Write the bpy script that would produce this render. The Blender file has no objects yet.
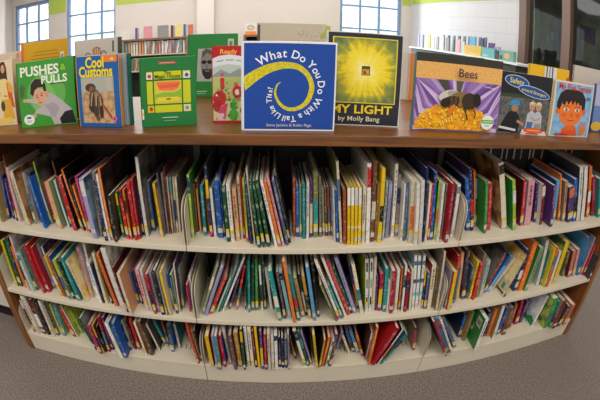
import bpy, bmesh, math, random
import numpy as np
from mathutils import Vector, Matrix
random.seed(7)
sc = bpy.context.scene
COL = sc.collection
PI = math.pi

# ---------------------------------------------------------------- camera (real fisheye lens)
FPX, CX, CY = 380.80, 282.06, 149.66
PITCH, ROLL, YAW, CAMZ, CAMD = .3001, .0171, .0226, 1.3425, 1.0113
_cp, _sp, _cy, _sy, _cr, _sr = math.cos(PITCH), math.sin(PITCH), math.cos(YAW), math.sin(YAW), math.cos(ROLL), math.sin(ROLL)
FW = np.array([_sy*_cp, _cy*_cp, -_sp]); _r = np.array([_cy, -_sy, 0]); _u = np.cross(_r, FW)
RT = _cr*_r + _sr*_u; UP = -_sr*_r + _cr*_u
EYE = np.array([0, -CAMD, CAMZ])
def ray(x, y):
    dx, dy = x-CX, -(y-CY); q = math.hypot(dx, dy)+1e-9; th = 2*math.asin(q/2/FPX)
    return math.cos(th)*FW + math.sin(th)*(dx/q*RT + dy/q*UP)
def at_z(x, y, z):
    v = ray(x, y); return EYE + (z-EYE[2])/v[2]*v
def at_y(x, y, Y):
    v = ray(x, y); return EYE + (Y-EYE[1])/v[1]*v
def at_plane(x, y, p, n):
    v = ray(x, y); return EYE + np.dot(np.array(p)-EYE, n)/np.dot(v, n)*v

cam = bpy.data.cameras.new('camera'); camo = bpy.data.objects.new('camera', cam); COL.objects.link(camo); sc.camera = camo
M = Matrix(((RT[0], UP[0], -FW[0], EYE[0]), (RT[1], UP[1], -FW[1], EYE[1]), (RT[2], UP[2], -FW[2], EYE[2]), (0, 0, 0, 1)))
camo.matrix_world = M
cam.type = 'PANO'; cam.panorama_type = 'FISHEYE_EQUISOLID'
cam.sensor_width = 36; cam.sensor_fit = 'HORIZONTAL'
cam.fisheye_lens = FPX/600*36; cam.fisheye_fov = PI
cam.shift_y = (CY-200)/400; cam.shift_x = (300-CX)/600
cam.clip_start = .01

# ---------------------------------------------------------------- helpers
def lin(h):
    h = h.lstrip('#'); o = []
    for i in (0, 2, 4):
        c = int(h[i:i+2], 16)/255
        o.append(c/12.92 if c <= .04045 else ((c+.055)/1.055)**2.4)
    return (*o, 1)
MATS = {}
def mat(name, hexcol, rough=.5, var=.12, scale=30, hex2=None, emit=0, spec=.4, bump=0, coat=0):
    if name in MATS: return MATS[name]
    m = bpy.data.materials.new(name); m.use_nodes = True; nt = m.node_tree; b = nt.nodes['Principled BSDF']
    b.inputs['Roughness'].default_value = rough; b.inputs['Specular IOR Level'].default_value = spec
    if coat: b.inputs['Coat Weight'].default_value = coat; b.inputs['Coat Roughness'].default_value = .12
    c = lin(hexcol); c2 = lin(hex2) if hex2 else tuple(x*(1-var*2) for x in c[:3])+(1,)
    tc = nt.nodes.new('ShaderNodeTexCoord'); no = nt.nodes.new('ShaderNodeTexNoise'); no.inputs['Scale'].default_value = scale
    no.inputs['Detail'].default_value = 4
    mx = nt.nodes.new('ShaderNodeMix'); mx.data_type = 'RGBA'; mx.inputs[6].default_value = c; mx.inputs[7].default_value = c2
    nt.links.new(tc.outputs['Object'], no.inputs['Vector'])
    if hex2:
        rp = nt.nodes.new('ShaderNodeValToRGB'); rp.color_ramp.elements[0].position = .42; rp.color_ramp.elements[1].position = .58
        nt.links.new(no.outputs['Fac'], rp.inputs[0]); nt.links.new(rp.outputs[0], mx.inputs[0])
    else: nt.links.new(no.outputs['Fac'], mx.inputs[0])
    nt.links.new(mx.outputs[2], b.inputs['Base Color'])
    if emit:
        nt.links.new(mx.outputs[2], b.inputs['Emission Color']); b.inputs['Emission Strength'].default_value = emit
    if bump:
        bp = nt.nodes.new('ShaderNodeBump'); bp.inputs['Strength'].default_value = bump; bp.inputs['Distance'].default_value = .003
        nt.links.new(no.outputs['Fac'], bp.inputs['Height']); nt.links.new(bp.outputs[0], b.inputs['Normal'])
    MATS[name] = m; return m
def flat(hexcol): return mat('ink_'+hexcol, hexcol, rough=.38, var=.04, scale=60)

def mesh_obj(name, verts, faces, mats, parent=None, fm=None, smooth=False):
    me = bpy.data.meshes.new(name); me.from_pydata([tuple(v) for v in verts], [], faces)
    for m in (mats if isinstance(mats, (list, tuple)) else [mats]): me.materials.append(m)
    if fm: me.polygons.foreach_set('material_index', fm)
    if smooth: me.polygons.foreach_set('use_smooth', [True]*len(me.polygons))
    me.update()
    o = bpy.data.objects.new(name, me); COL.objects.link(o)
    if parent is not None: o.parent = parent
    return o
def empty(name, loc, rz=0, ry=0):
    o = bpy.data.objects.new(name, None); o.empty_display_size = .05; COL.objects.link(o)
    o.location = loc; o.rotation_euler = (0, ry, rz); return o
def tag(o, label=None, cat=None, group=None, kind=None):
    for k, v in (('label', label), ('category', cat), ('group', group), ('kind', kind)):
        if v: o[k] = v
    return o
class MB:
    def __init__(s): s.v = []; s.f = []; s.m = []
    def box(s, a, b, m=0):
        i = len(s.v); (x0, y0, z0), (x1, y1, z1) = a, b
        s.v += [(x0,y0,z0),(x1,y0,z0),(x1,y1,z0),(x0,y1,z0),(x0,y0,z1),(x1,y0,z1),(x1,y1,z1),(x0,y1,z1)]
        s.f += [(i,i+3,i+2,i+1),(i+4,i+5,i+6,i+7),(i,i+1,i+5,i+4),(i+1,i+2,i+6,i+5),(i+2,i+3,i+7,i+6),(i+3,i,i+4,i+7)]; s.m += [m]*6
        return s
    def prism(s, pts, z0, z1, ax='z', mside=None, m=0):
        """extrude a 2-D outline; ax is the extrusion axis"""
        i = len(s.v); n = len(pts)
        def P(p, h): return {'z': (p[0], p[1], h), 'x': (h, p[0], p[1]), 'y': (p[0], h, p[1])}[ax]
        s.v += [P(p, z0) for p in pts]+[P(p, z1) for p in pts]
        s.f += [tuple(range(i+n-1, i-1, -1)), tuple(range(i+n, i+2*n))]; s.m += [m, m]
        for k in range(n):
            s.f.append((i+k, i+(k+1) % n, i+n+(k+1) % n, i+n+k)); s.m.append(m if mside is None else mside[k])
        return s
    def poly(s, pts, m=0):
        i = len(s.v); s.v += [tuple(p) for p in pts]; s.f.append(tuple(range(i, i+len(pts)))); s.m.append(m); return s
    def build(s, name, mats, parent=None):
        o = mesh_obj(name, s.v, s.f, mats, parent, s.m)
        bm = bmesh.new(); bm.from_mesh(o.data); bmesh.ops.recalc_face_normals(bm, faces=bm.faces); bm.to_mesh(o.data); bm.free()
        return o
def bevel(o, w, seg=2):
    b = o.modifiers.new('bevel', 'BEVEL'); b.width = w; b.segments = seg; b.limit_method = 'ANGLE'; return o

# ---------------------------------------------------------------- text as meshes
TEXTS = {}
def text_verts(s, bold=0.0):
    k = (s, bold)
    if k not in TEXTS:
        cu = bpy.data.curves.new('t', 'FONT'); cu.body = s; cu.align_x = 'CENTER'; cu.align_y = 'CENTER'; cu.offset = bold; cu.resolution_u = 3
        o = bpy.data.objects.new('t', cu); COL.objects.link(o)
        dg = bpy.context.evaluated_depsgraph_get(); me = bpy.data.meshes.new_from_object(o.evaluated_get(dg))
        TEXTS[k] = ([tuple(v.co) for v in me.vertices], [tuple(p.vertices) for p in me.polygons])
        bpy.data.objects.remove(o); bpy.data.curves.remove(cu); bpy.data.meshes.remove(me)
    return TEXTS[k]

class Art:
    """flat printed shapes on a cover: u to the right 0..1, v up 0..1, each layer a hair above the last"""
    def __init__(s, W, H): s.W, s.H, s.v, s.f, s.m, s.cols, s.n = W, H, [], [], [], [], 0
    def _c(s, c):
        if c not in s.cols: s.cols.append(c)
        return s.cols.index(c)
    def poly(s, pts, c):
        s.n += 1; y = -.0002-.00006*s.n; i = len(s.v)
        s.v += [(u*s.W, y, v*s.H) for u, v in pts]; s.f.append(tuple(range(i, i+len(pts)))); s.m.append(s._c(c)); return s
    def rect(s, u0, v0, u1, v1, c): return s.poly([(u0,v0),(u1,v0),(u1,v1),(u0,v1)], c)
    def ell(s, u, v, ru, rv, c, rot=0, n=20):
        cs, sn = math.cos(rot), math.sin(rot); p = []
        for k in range(n):
            a = 2*PI*k/n; x, y = ru*math.cos(a)*s.W, rv*math.sin(a)*s.H
            p.append((u+(x*cs-y*sn)/s.W, v+(x*sn+y*cs)/s.H))
        return s.poly(p, c)
    def strip(s, pts, w, c):
        """ribbon of width w (list or number, in metres) along points (u,v)"""
        P = [np.array((u*s.W, v*s.H)) for u, v in pts]; n = len(P)
        ws = w if isinstance(w, (list, tuple)) else [w]*n
        s.n += 1; y = -.0002-.00006*s.n; i = len(s.v); mi = s._c(c)
        for k in range(n):
            d = P[min(k+1, n-1)]-P[max(k-1, 0)]; d = d/(np.linalg.norm(d)+1e-9); nn = np.array((-d[1], d[0]))*ws[k]/2
            for q in (P[k]+nn, P[k]-nn): s.v.append((q[0], y, q[1]))
        for k in range(n-1):
            s.f.append((i+2*k, i+2*k+1, i+2*k+3, i+2*k+2)); s.m.append(mi)
        return s
    def text(s, t, u, v, size, c, rot=0, sx=1, bold=0.0, maxw=None):
        vs, fs = text_verts(t, bold)
        if maxw:
            wd = max(p[0] for p in vs)-min(p[0] for p in vs); sx = min(sx, maxw*s.W/(wd*size)) if wd*size*sx > maxw*s.W else sx
        s.n += 1; y = -.0002-.00006*s.n; i = len(s.v); cs, sn = math.cos(rot), math.sin(rot); mi = s._c(c)
        for p in vs:
            x, z = p[0]*size*sx, p[1]*size
            s.v.append((u*s.W+x*cs-z*sn, y, v*s.H+x*sn+z*cs))
        for f in fs: s.f.append(tuple(i+k for k in f)); s.m.append(mi)
        return s
    def build(s, name, parent):
        if not s.f: return None
        o = mesh_obj(name, s.v, s.f, [c if not isinstance(c, str) else flat(c) for c in s.cols], parent, s.m)
        for p in o.data.polygons:
            if p.normal.y > 0: p.flip()
        return o

# ---------------------------------------------------------------- palette
PAL = {'red':('c62127','red'),'crimson':('ab1430','crimson'),'maroon':('6a1a2a','maroon'),'pink':('e3a0ac','pink'),'magenta':('b41f62','magenta'),
 'orange':('e5721c','orange'),'peach':('e7aa7c','peach'),'yellow':('efc51c','yellow'),'paleyellow':('efdf8c','pale yellow'),'lime':('a4c132','lime green'),
 'green':('2b8a38','green'),'dkgreen':('1c5038','dark green'),'sage':('8fa37a','sage green'),'teal':('1f8d8d','teal'),'mint':('bcd6cb','pale mint'),
 'sky':('5aa5d6','light blue'),'blue':('1b5db3','blue'),'navy':('1e2a5a','navy'),'slate':('4d6686','slate blue'),'purple':('552f70','purple'),
 'lavender':('a59dc6','lavender'),'white':('ebe7df','white'),'cream':('e5d8bd','cream'),'beige':('cbb998','beige'),'tan':('b08b5e','tan'),'brown':('6c4429','brown'),
 'rust':('a24b26','rust'),'olive':('7c7a3e','olive'),'taupe':('8e8173','taupe'),'grey':('999997','grey'),'charcoal':('3d3d42','charcoal'),'black':('1d1b1d','black'),
 'gold':('b6852d','gold'),'salmon':('d67a5e','salmon')}
def bookmat(c):
    new = 'cloth_'+c not in MATS; m = mat('cloth_'+c, PAL[c][0], rough=.42, var=.16, scale=22)
    if new:      # printed flecks and worn patches over the plain colour
        nt = m.node_tree; N = nt.nodes.new; L = nt.links.new; b = nt.nodes['Principled BSDF']; src = b.inputs['Base Color'].links[0].from_socket
        tc = nt.nodes['Texture Coordinate']; oi = N('ShaderNodeObjectInfo'); ad = N('ShaderNodeVectorMath'); ad.operation = 'ADD'
        sc_ = N('ShaderNodeMath'); sc_.operation = 'MULTIPLY'; sc_.inputs[1].default_value = 40; L(oi.outputs['Random'], sc_.inputs[0]); L(tc.outputs['Object'], ad.inputs[0]); L(sc_.outputs[0], ad.inputs[1])
        n = N('ShaderNodeTexNoise'); n.inputs['Scale'].default_value = 95; n.inputs['Detail'].default_value = 2; L(ad.outputs[0], n.inputs['Vector'])
        rp = N('ShaderNodeValToRGB'); rp.color_ramp.elements[0].position = .56; rp.color_ramp.elements[1].position = .66; rp.color_ramp.elements[1].color = (.3, .3, .3, 1); L(n.outputs['Fac'], rp.inputs[0])
        lum = sum(int(PAL[c][0][k:k+2], 16) for k in (0, 2, 4))/3
        mx = N('ShaderNodeMix'); mx.data_type = 'RGBA'; mx.inputs[7].default_value = lin('e8dfc8' if lum < 140 else '5a5248'); L(rp.outputs[0], mx.inputs[0]); L(src, mx.inputs[6])
        hs = N('ShaderNodeHueSaturation'); mr = N('ShaderNodeMapRange'); mr.inputs[3].default_value = .82; mr.inputs[4].default_value = 1.16; L(oi.outputs['Random'], mr.inputs[0]); L(mr.outputs[0], hs.inputs['Value'])
        L(mx.outputs[2], hs.inputs['Color']); L(hs.outputs[0], b.inputs['Base Color'])
    return m
PIC = {'warm':('b98a5a','5a2f1c'),'cool':('8fa9bd','2d4a68'),'dark':('4a3a34','161214'),'pale':('d9d2c4','8d8a86'),'leafy':('b9c25a','3a6b35'),'sunny':('e9d9a0','d99a2b'),'fire':('d8321e','8c1218'),
 'plum':('8a6a8e','2b1d38'),'aqua':('8cc4c6','1d6f86'),'ash':('7b746c','37332f'),'mist':('e2e6ea','b4c2d4')}
def covermat(c):
    if c in PIC: return mat('printed_'+c, PIC[c][0], rough=.4, scale=16, hex2=PIC[c][1])
    return mat('board_cloth_'+c, PAL[c][0], rough=.42, var=.2, scale=13)
PAGES = mat('page_edges', 'e9e0cb', rough=.8, var=.12, scale=120)
PAGES2 = mat('page_edges_grey', 'b9b3a6', rough=.8, var=.15, scale=120)
LABW = mat('label_white', 'd6d0c2', rough=.55, var=.2, scale=260); LABY = mat('label_yellow', 'dfbd2c', rough=.5, var=.1)

# ---------------------------------------------------------------- the bookcase geometry
Z_TOP, Z_UND = 1.077, 1.045
ZS = {1: .7055, 2: .3845, 3: .115}           # upper faces of the three shelves
CEIL = {1: 1.045, 2: .6857, 3: .3646}
XE0, XL, XR, XE1 = -1.170, -.276, .638, 1.5523
BACK = .30
ROWN = {1: 'top', 2: 'middle', 3: 'bottom'}
BAYN = ['left-end', 'middle', 'right-end']

BOOKS = {}
BOOKS[1] = """
3 222 -6 168 5 olive tan -
9 219 0.5 176 2.5 blue navy -
13.7 219 4 180 2.5 purple blue -
17 221 4.4 155 2 maroon brown -
20 222 5 168 3 pink white -
28.5 225.6 10.5 172 4 cream warm -
36 224 22.5 173 2.5 grey pale -
42 223 28 173 3 navy - -
47.5 229 33 178.5 3.5 blue - -
51.5 224 29.7 162.5 2.5 lime ash -
54.5 222 42 182.5 2 red - -
60.5 229 46 182.5 4.5 peach sage -
69.5 228 53 181 3.2 mint taupe -
71.5 227 53.7 161 2.5 brown black -
75.5 231 58.5 177 4 red black -
83 230 61.5 170 2.5 orange black -
84.5 231 69 180 2 black - -
87.5 231 72 186 2.5 orange - -
91 233 75.6 177 3 magenta purple -
95.5 239 80.5 179 4.5 lavender cool -
101.5 237 93 172 3 taupe - -
106.5 241 94.5 181 3 navy - -
109.5 241 96.5 175 2.2 white - -
112.5 240.5 98 169 2.6 orange dark -
116 242 108 196 3 black dark -
124 237.5 115.6 192 2 green - -
128.3 239.5 119 190 3 red - -
131.5 240 122.8 190 2 orange rust -
136.5 240.5 127 182 3.6 red - -
140.3 239.5 131.5 179 3 red maroon -
143.3 235.5 137 187 2.4 navy - -
147.3 237 135.8 157.5 3.4 white ash -
154 231 147.5 182 3.2 slate - -
163.3 238 154 184 4 yellow warm -
165.5 234 156 174 2 slate ash -
168.5 234 161.5 173 2 taupe - -
171 234 164 167.5 2 maroon - -
172.8 233.5 166.5 177 2 beige taupe -
175.3 233 169.5 177 2 taupe - -
177.7 232.5 172.5 177 2 beige - -
180 232 175.5 177.5 2 cream taupe -
193.3 238 187 175 4 lime green with_a_green_label
197.5 232 194 184 2.5 rust - -
200.5 229 195.8 180 2.6 peach - -
205.5 236 201 186 3.4 teal - -
208.8 228 205.6 188 2 orange - -
211.8 237 205 164 2.8 navy charcoal with_a_pink_round_sticker
215.5 237 210.5 189 2.8 white - -
221 238 214.5 181 6 blue - -
224.5 237 220.5 174 2 blue navy -
228.7 242 223 186 3.6 dkgreen - -
233 242.6 227.5 184 3.6 white cream -
238.3 241 233.5 189 4.2 peach - -
242.3 239.5 237.5 176 2.8 cream - with_a_red_dot_near_its_top
244.5 238.5 240.5 177 1.8 red - -
247.6 243 243.5 180 2.6 lime yellow with_a_pink_round_sticker
251.5 244 245.3 182 3.2 navy slate -
255 245 246.8 169 2.4 cream taupe -
259.3 248 249.3 182 3.6 dkgreen - -
264 247.5 253 182 3.4 dkgreen - -
269.3 247.5 256.3 181 3.6 dkgreen - -
276.3 247 261.5 181 3.2 white - -
280 247 264.5 183 3.6 orange - -
283.7 246.5 267.3 177.5 2.6 pink red -
287.6 245.5 271.5 181 3.6 slate navy -
290 243 276 172 2.6 black charcoal -
294.4 237 294 179 2.6 rust - -
297.6 237 297.6 187 3.2 blue - -
300.6 237.5 300.4 186 2.2 sage - -
304 239 303.7 185 3.2 teal - -
307.6 239 308 182 2.8 white lavender -
311 237.6 311.2 180 2.8 purple red -
315.6 237.6 315.6 172 4.6 olive sage -
320.5 237 320 177 2.6 taupe brown -
323.8 236 322.5 187 2.4 sage - -
326.6 236 325.3 187 2.2 brown - -
329.4 236 328 187 2.2 rust - -
332 236 330.6 187 2.2 slate - -
334.9 242 333.4 188 2 white - -
337.8 242.6 336.3 190 2.8 blue navy -
341.2 243.6 336.8 162 3 cream olive -
345 244.5 344.6 190 3.2 rust - -
348.7 245 349 187.5 3 yellow olive -
352.2 245 352.8 187.5 3 yellow olive -
355.7 245 356.5 187.5 3 yellow olive -
359.2 245 360.3 187.5 3 yellow olive -
363 243 364.7 187 3.4 cream - -
367.5 243 369.4 164 4 white - -
371.8 242 375.5 161 4 brown warm -
375 240.5 379.5 184 2.4 tan - -
379 243 383 169 4.2 yellow - -
382.6 240.5 387.5 182 2 mint - -
386.5 238 391 182 3.4 lavender - -
392 238 397 164 3 white - -
396 236.5 400 175 3.2 taupe cream -
401.3 240.7 405.5 184 2 white - -
404 241 408.3 183 3.2 slate grey -
410.5 243 413.2 180 4.6 cream white -
415.6 245 418.8 183.5 3.8 white - -
419.6 245 423.3 181 3.4 white cream -
423 242 427.8 168.5 2 navy - -
425.5 241.5 431 184 2.4 cream - -
428 240.5 433 184 2 red - -
430.8 240.3 436 172 3 blue navy -
434.2 239.8 440.5 181 2.8 lime green -
437.7 241.5 444 184 3 white - -
441 239 448.2 184 2.6 taupe - -
445.7 243 453 184 5 crimson - -
451.7 237 459.5 185 3.4 white grey -
468.2 231 466.3 179.5 4.4 blue navy -
472 231 471.3 169 3.4 navy purple -
474.3 227.5 474.6 171 2.2 orange red -
477 226 477.6 180 2.6 lavender - -
483 234 486 182 4.2 green - -
488.3 230.5 490.7 184 3.6 red cream -
504 229 501 164 5 cream warm with_giraffe-like_brown_patches
514 230.5 514 181 3 lime green -
521 226 525.6 181 3 red maroon -
527 225.5 532 181 6 pink lavender -
534.6 222.5 537.3 184 2.6 purple - -
540.4 225 545 185 3.4 maroon white -
543.8 220.5 548 187 2 pink - -
548.6 227.5 551.5 187 4 purple - -
552.7 222 558.8 181 3.6 sky blue -
558.6 221 560.8 175 2 orange - -
563 222 567 182 2.6 tan taupe -
569.6 222.5 572.3 188 5 purple - -
574 222 576.2 180 2.6 blue - -
577.8 221.5 581.8 167.5 3.4 white charcoal -
582 221 586.3 167.5 3.2 white charcoal -
587.2 217.5 591 167 2.6 orange red -
592.8 216 595 177 4.4 crimson maroon -
598.6 218 599.6 180 3.6 teal - -
"""
BOOKS[2] = """
17 286.5 1 241 2.4 yellow green -
20.8 286.5 6 238 3.6 dkgreen - -
25.6 287.5 11 247 3 orange sunny -
29.5 291 12.5 237 2.6 pink pale -
33 292 14.5 254 4 mint - -
37.3 290.5 20.6 248 3.4 dkgreen grey -
44.3 293.5 27 246 4 red - -
49.3 292.5 31.5 248 4.6 red crimson -
55 288.5 33.5 244 3.4 grey - -
58.5 289 41.3 247 2.2 white plum -
62 296 44.6 257 2.8 yellow blue -
65.4 297 47.5 257 2.6 rust blue -
70.8 300 53.7 261 3.4 lime leafy with_a_blue_round_sticker
74.8 299.5 57.3 262 2.6 black dkgreen -
79.3 301 62 258 4.2 teal - -
86.8 302 65.3 262 3 cream sunny -
92.5 297.5 77 247 3 pink white -
97 299 84 244 2.4 white pale -
100.8 303 87 263 3.6 white cream -
103.8 303.5 90.2 265 2 navy - -
107 304.3 94 254 3.6 cream paleyellow -
112.5 304 93.7 250 2.2 black - -
117 306.5 96.3 254 3.8 orange red -
124.6 312 100.3 249 5 white pale with_a_speckled_white_spine
128 312.5 113.5 268 2 maroon - -
132 315 118 274 4.6 cream peach -
138.8 303.5 129.4 273 3.6 blue slate -
142.5 304 133 270 2 maroon dark -
148 311 136.2 270 3.6 pink red -
151.6 311.5 140.3 270 2.6 white - -
155.8 314 145.3 275 3.6 red - -
159.5 312 149.3 272.5 3.2 lavender lime -
163.3 315 153.2 271 3.4 black dkgreen -
167.3 316 156.5 272 2 grey - -
171 316 159.7 272.5 4 yellow cream -
174.5 309 166.5 274 2.8 blue - -
177.4 313.7 170 275.6 3.2 dkgreen white -
180.3 312.5 174 264 2.2 cream purple -
183.4 308 178 269 3 sage grey -
190.5 312 186.5 287 2.4 magenta - -
193.6 308 189 277 3 white pink -
202.6 314.5 216.8 267 2.6 sage - -
205.8 316 221.5 269 3.4 lavender white -
210.6 314.5 225.5 278 3.4 red cream -
216.5 313 231 279 2.6 mint sage -
219.8 312 237.5 261 2.6 teal white -
223 311.5 245 258 3 white - -
229.3 309.5 243 265 2.6 purple - -
236.4 310 244.8 267 3.2 red - -
245.3 309.5 246.4 262 2 dkgreen charcoal -
249.2 312.5 248.2 261 2.8 teal - -
253 310.5 252.6 266 2.8 dkgreen teal -
257 310.5 256 259.5 2.8 green sage -
262.5 311 259.6 266 2 white - -
265.5 309.5 262.5 258 2.2 dkgreen black -
271.8 310.6 265.8 268 2.8 white pink -
280.2 321 269.7 272 4.4 teal - -
285.2 319 277 273 2.6 plum_ - -
290 318.3 280.3 272 3.6 aqua_ - -
294.8 323 284.2 260.5 3.6 orange white -
299.2 321 289.2 275 3.4 teal green -
303.4 317.5 295 279 4 tan - -
306.6 315.5 299 275 2 dkgreen - -
310.3 319 303 277 3.2 gold brown -
314.8 321 307.3 268 3.4 sky white -
318.8 317 311.5 258 2.8 black - -
336.8 321.5 320.8 286 2.8 olive dark -
339.5 320 316 262 3 white sunny with_a_pink_round_sticker
342.6 319 329 287 2.6 teal - -
345.6 317 322 258 2.6 white pale -
349 315.3 327.3 262 3.2 red white -
352 313.5 334 270 2.8 dkgreen - -
355.3 314 335.5 258 3.6 lavender - -
358.2 309 343 268 2.2 navy lavender -
362 314 361.3 264 3.6 cream - -
366.6 312 367 259.5 3.2 white lime -
370 311.5 371.8 259 3.2 white lime -
373 311 375.8 257 2.6 cream white -
375.6 310.5 377.4 276 2 purple - -
379 311 382.3 274 3.6 crimson - -
384 312 387.2 269 3.6 teal - -
387 313 390 281 2.2 white - -
390.7 313.6 394.6 272 4 crimson white -
395.2 311.5 399 270 2.8 white cream -
398.8 309.8 402.8 268.5 2.6 orange - -
401.7 312 406.4 265.5 2.8 white slate -
405.2 312 409.6 272.5 3.2 crimson - -
409.6 311 413 270 2.4 cream taupe -
412.6 310 416 256 2.8 white aqua_ -
416 309.6 420 256 2.8 white aqua_ -
419 308.5 424 256 2.8 white aqua_ -
421.4 308.5 426.5 270 2 yellow fire -
424.5 309 429.5 273 2.8 slate navy -
428.6 309.6 434.5 265 4 cream fire -
433 307.5 438.8 268 2.6 olive yellow -
436.4 311 446 252.5 3.2 cream taupe -
439.8 309.6 447.3 272 2.4 grey lavender -
445.4 311 453.5 273 5 yellow fire -
450.2 308 458.6 257 3 red fire -
453.6 303.5 460.2 268 2 teal - -
456.8 300.5 463 253 2.8 peach orange -
463 299.5 468.3 251 3.6 charcoal plum -
466.4 298.5 474.4 267 3 slate - -
469.2 299.8 478.3 262 3 yellow - -
473.2 299.8 482.5 264 3.2 red - -
476.3 298 485 254 2.2 tan taupe -
480.4 297.5 489.5 261 3 mint white -
482.5 294 504 252 1.8 brown ash -
484 293 507 256 2.4 red maroon -
487.3 292.5 511.5 256 3.6 sky blue -
490 292 516 260 1.8 white - -
504 297.3 526.5 256 2.4 navy sunny with_a_bright_picture_and_white_barcode_box
514.5 291 529.5 250 3.6 navy blue -
520 291 535.3 242.6 4.6 orange - -
525.6 291 542.5 248 3.6 sage green -
537.3 285.5 548 240.5 3 white mint -
540.6 285 551 251 2 teal - -
543.7 287.3 554.3 249 2.8 lime yellow -
546.8 287.3 558 248 2.4 orange - -
549.8 285 560.5 252 2 white lavender -
553.5 284 568 242 3.6 yellow leafy -
562.8 276.5 570 252 2.6 olive - -
568.8 277.5 574 252 3.6 salmon maroon -
573 276.5 579 250 2.4 pink tan -
577.6 275.5 589.5 238 2.6 blue sky -
581 274.5 594.5 238 2 lavender grey -
584.6 275 597 245 2.2 red - -
588.3 279.5 600 256 2.2 black charcoal -
"""
BOOKS[3] = """
35 332 19.5 299 2 maroon - -
38.6 334 21 296 3.2 cream white -
44.5 334 28.5 300 3.8 maroon warm -
49 335 33.5 300 2.4 black navy -
54 337.3 37.5 301 2.6 cream - -
58.5 335.5 45.5 304 4.4 charcoal olive -
61.2 334.3 49.5 305 1.8 paleyellow - -
64.5 336 54.5 305 4 teal sage -
74.8 337 58.5 307.5 4.2 red - -
78 337.5 61 306 2 white leafy -
82.3 333.5 69.3 311 3 lime leafy -
96.5 350 79 319 2.6 dkgreen grey -
101 354 88 326 3.4 magenta maroon -
104.2 353.5 92 326 2.2 yellow maroon -
106.8 352 95.3 327 2.2 black - -
109.6 352 98 318 2.6 crimson - -
113 350 101.5 318 2.6 purple - -
122 359 106 324 3.8 white cool -
127 358 113 324 4.6 blue - -
130.8 350 119.5 322.5 2.4 black pale -
135.4 349.5 124.5 318 2.6 maroon - -
139.4 349.5 129.6 319 3.2 red crimson -
146.8 356 134.4 323 2.6 cream warm -
151.8 355.6 138.6 322.5 5 brown dark -
159.8 351 146 324.5 3 cream dark -
165.5 342 153 321 4 teal slate -
168.4 342.5 161.5 322 1.8 rust - -
173 352 167.6 326 3.4 slate blue -
179.5 347 173.8 324 2.4 white teal with_a_teal_cover_facing_outward
199 364 183.5 324.5 3.4 red rust -
201.8 361.5 191 330 2 gold orange -
204 361.5 198 332 2.6 navy black -
212.5 366.5 206.2 337 3.8 yellow red -
217.6 369 212 336 2.4 lavender plum -
220.8 373 214.8 337 3.2 teal fire -
225.3 367 219.3 336 3.2 crimson blue -
231 364.5 222.8 327.5 2.8 grey white -
236 370 229.3 336 3.4 plum_ brown -
240.8 367 235.2 333.5 4.6 gold brown -
244.8 370 240.5 330 2.4 dkgreen black -
249.2 367.7 244.4 327.5 2.6 white - -
253 367.7 248.4 327.5 3.4 cream peach -
256.6 367.7 252 332 2.2 maroon - -
259.6 368 254.8 327.5 2.4 yellow - -
262.7 369 260.2 332 2.6 purple - -
266.2 369.5 264.7 335 3 crimson pink -
269.8 371 268.2 334 2.6 cream pink -
273 369.3 271.8 335 3 white red with_a_red_flowery_top
276.6 369.3 275.5 335 3 white sky with_an_orange_and_blue_band
280 367.5 279.2 338 2.4 black brown -
283 368 282.2 339 2.6 navy - -
286.2 368 285.6 339 2.8 slate navy -
289.2 370 288.8 335 2.2 grey red -
296 359 290.4 341 2.4 brown rust -
305.3 366 294 330 3.2 cream sage with_a_green_sticker_at_the_foot
308.6 366.3 298.3 332.5 2.2 dkgreen charcoal -
311.6 364.5 301.4 333.5 2.2 lavender purple -
314.5 358 306.5 331 2.2 black - -
316.4 368.7 319.3 335 3.8 yellow paleyellow -
319.6 367.7 325 340 2.2 gold black -
322.4 366.7 329.5 338 2.8 orange red -
326 367.7 333.5 340 2.6 white lime -
329.8 366.5 336.5 335 3 plum_ red -
333 358 342.2 332.5 2.6 lavender grey -
349.4 354 343 337 2.6 cream gold -
354 352.5 347.3 334 3.2 blue slate -
358.3 353 351 333 3.4 sky blue -
362.6 356.5 356.5 334.5 2.6 rust orange -
365.8 360.5 360.5 334 2 pink dark -
369 364.5 392 327 3 orange warm -
372.8 365.5 398 329 4 crimson red with_a_white_label_on_the_cover
377 365.3 403 330 1.8 white black -
381 364.3 407 335 2.8 teal slate -
413.5 350.5 416 328 2.4 magenta tan -
441 357.5 429.5 322.5 2.8 crimson maroon -
444.6 354 432 319 3 slate mist -
448.2 353 435.5 318 3.4 sky mist -
452.4 355 440 317.5 2.4 white - -
455.3 348 443.5 320 3 slate cool -
458.8 337.5 465.5 314.5 3.8 blue navy -
463.8 341 474 312.5 3.8 olive gold -
475.5 350 487.5 319.5 3 white green with_a_green_cover_and_white_barcode_box
484 336.5 489.8 312.5 3 navy - -
488 336.5 497.3 309 3.8 orange peach -
493 339 504.8 306 3 white tan -
497.2 334.5 509 307.5 3 blue slate -
503.5 335 512.5 309 3.8 brown warm -
509 328 517 304 3 rust brown -
515.8 324.5 523 301 3 crimson - -
520 322.5 528.6 301 3 purple - -
531.8 327 548 296.5 1.8 white mist with_a_pale_cover_and_green_foot
545.6 328 555.5 299.5 4.4 green leafy -
549.6 327.5 560.3 302 2.2 teal - -
553.3 329 566 301 3.6 maroon warm -
557.5 327 569.5 308 3.2 plum_ dark -
562 329.3 574 305 3 salmon orange -
"""
PAL['plum_'] = ('6d4a5c', 'plum brown'); PAL['aqua_'] = ('8cc3c6', 'pale aqua')

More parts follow.
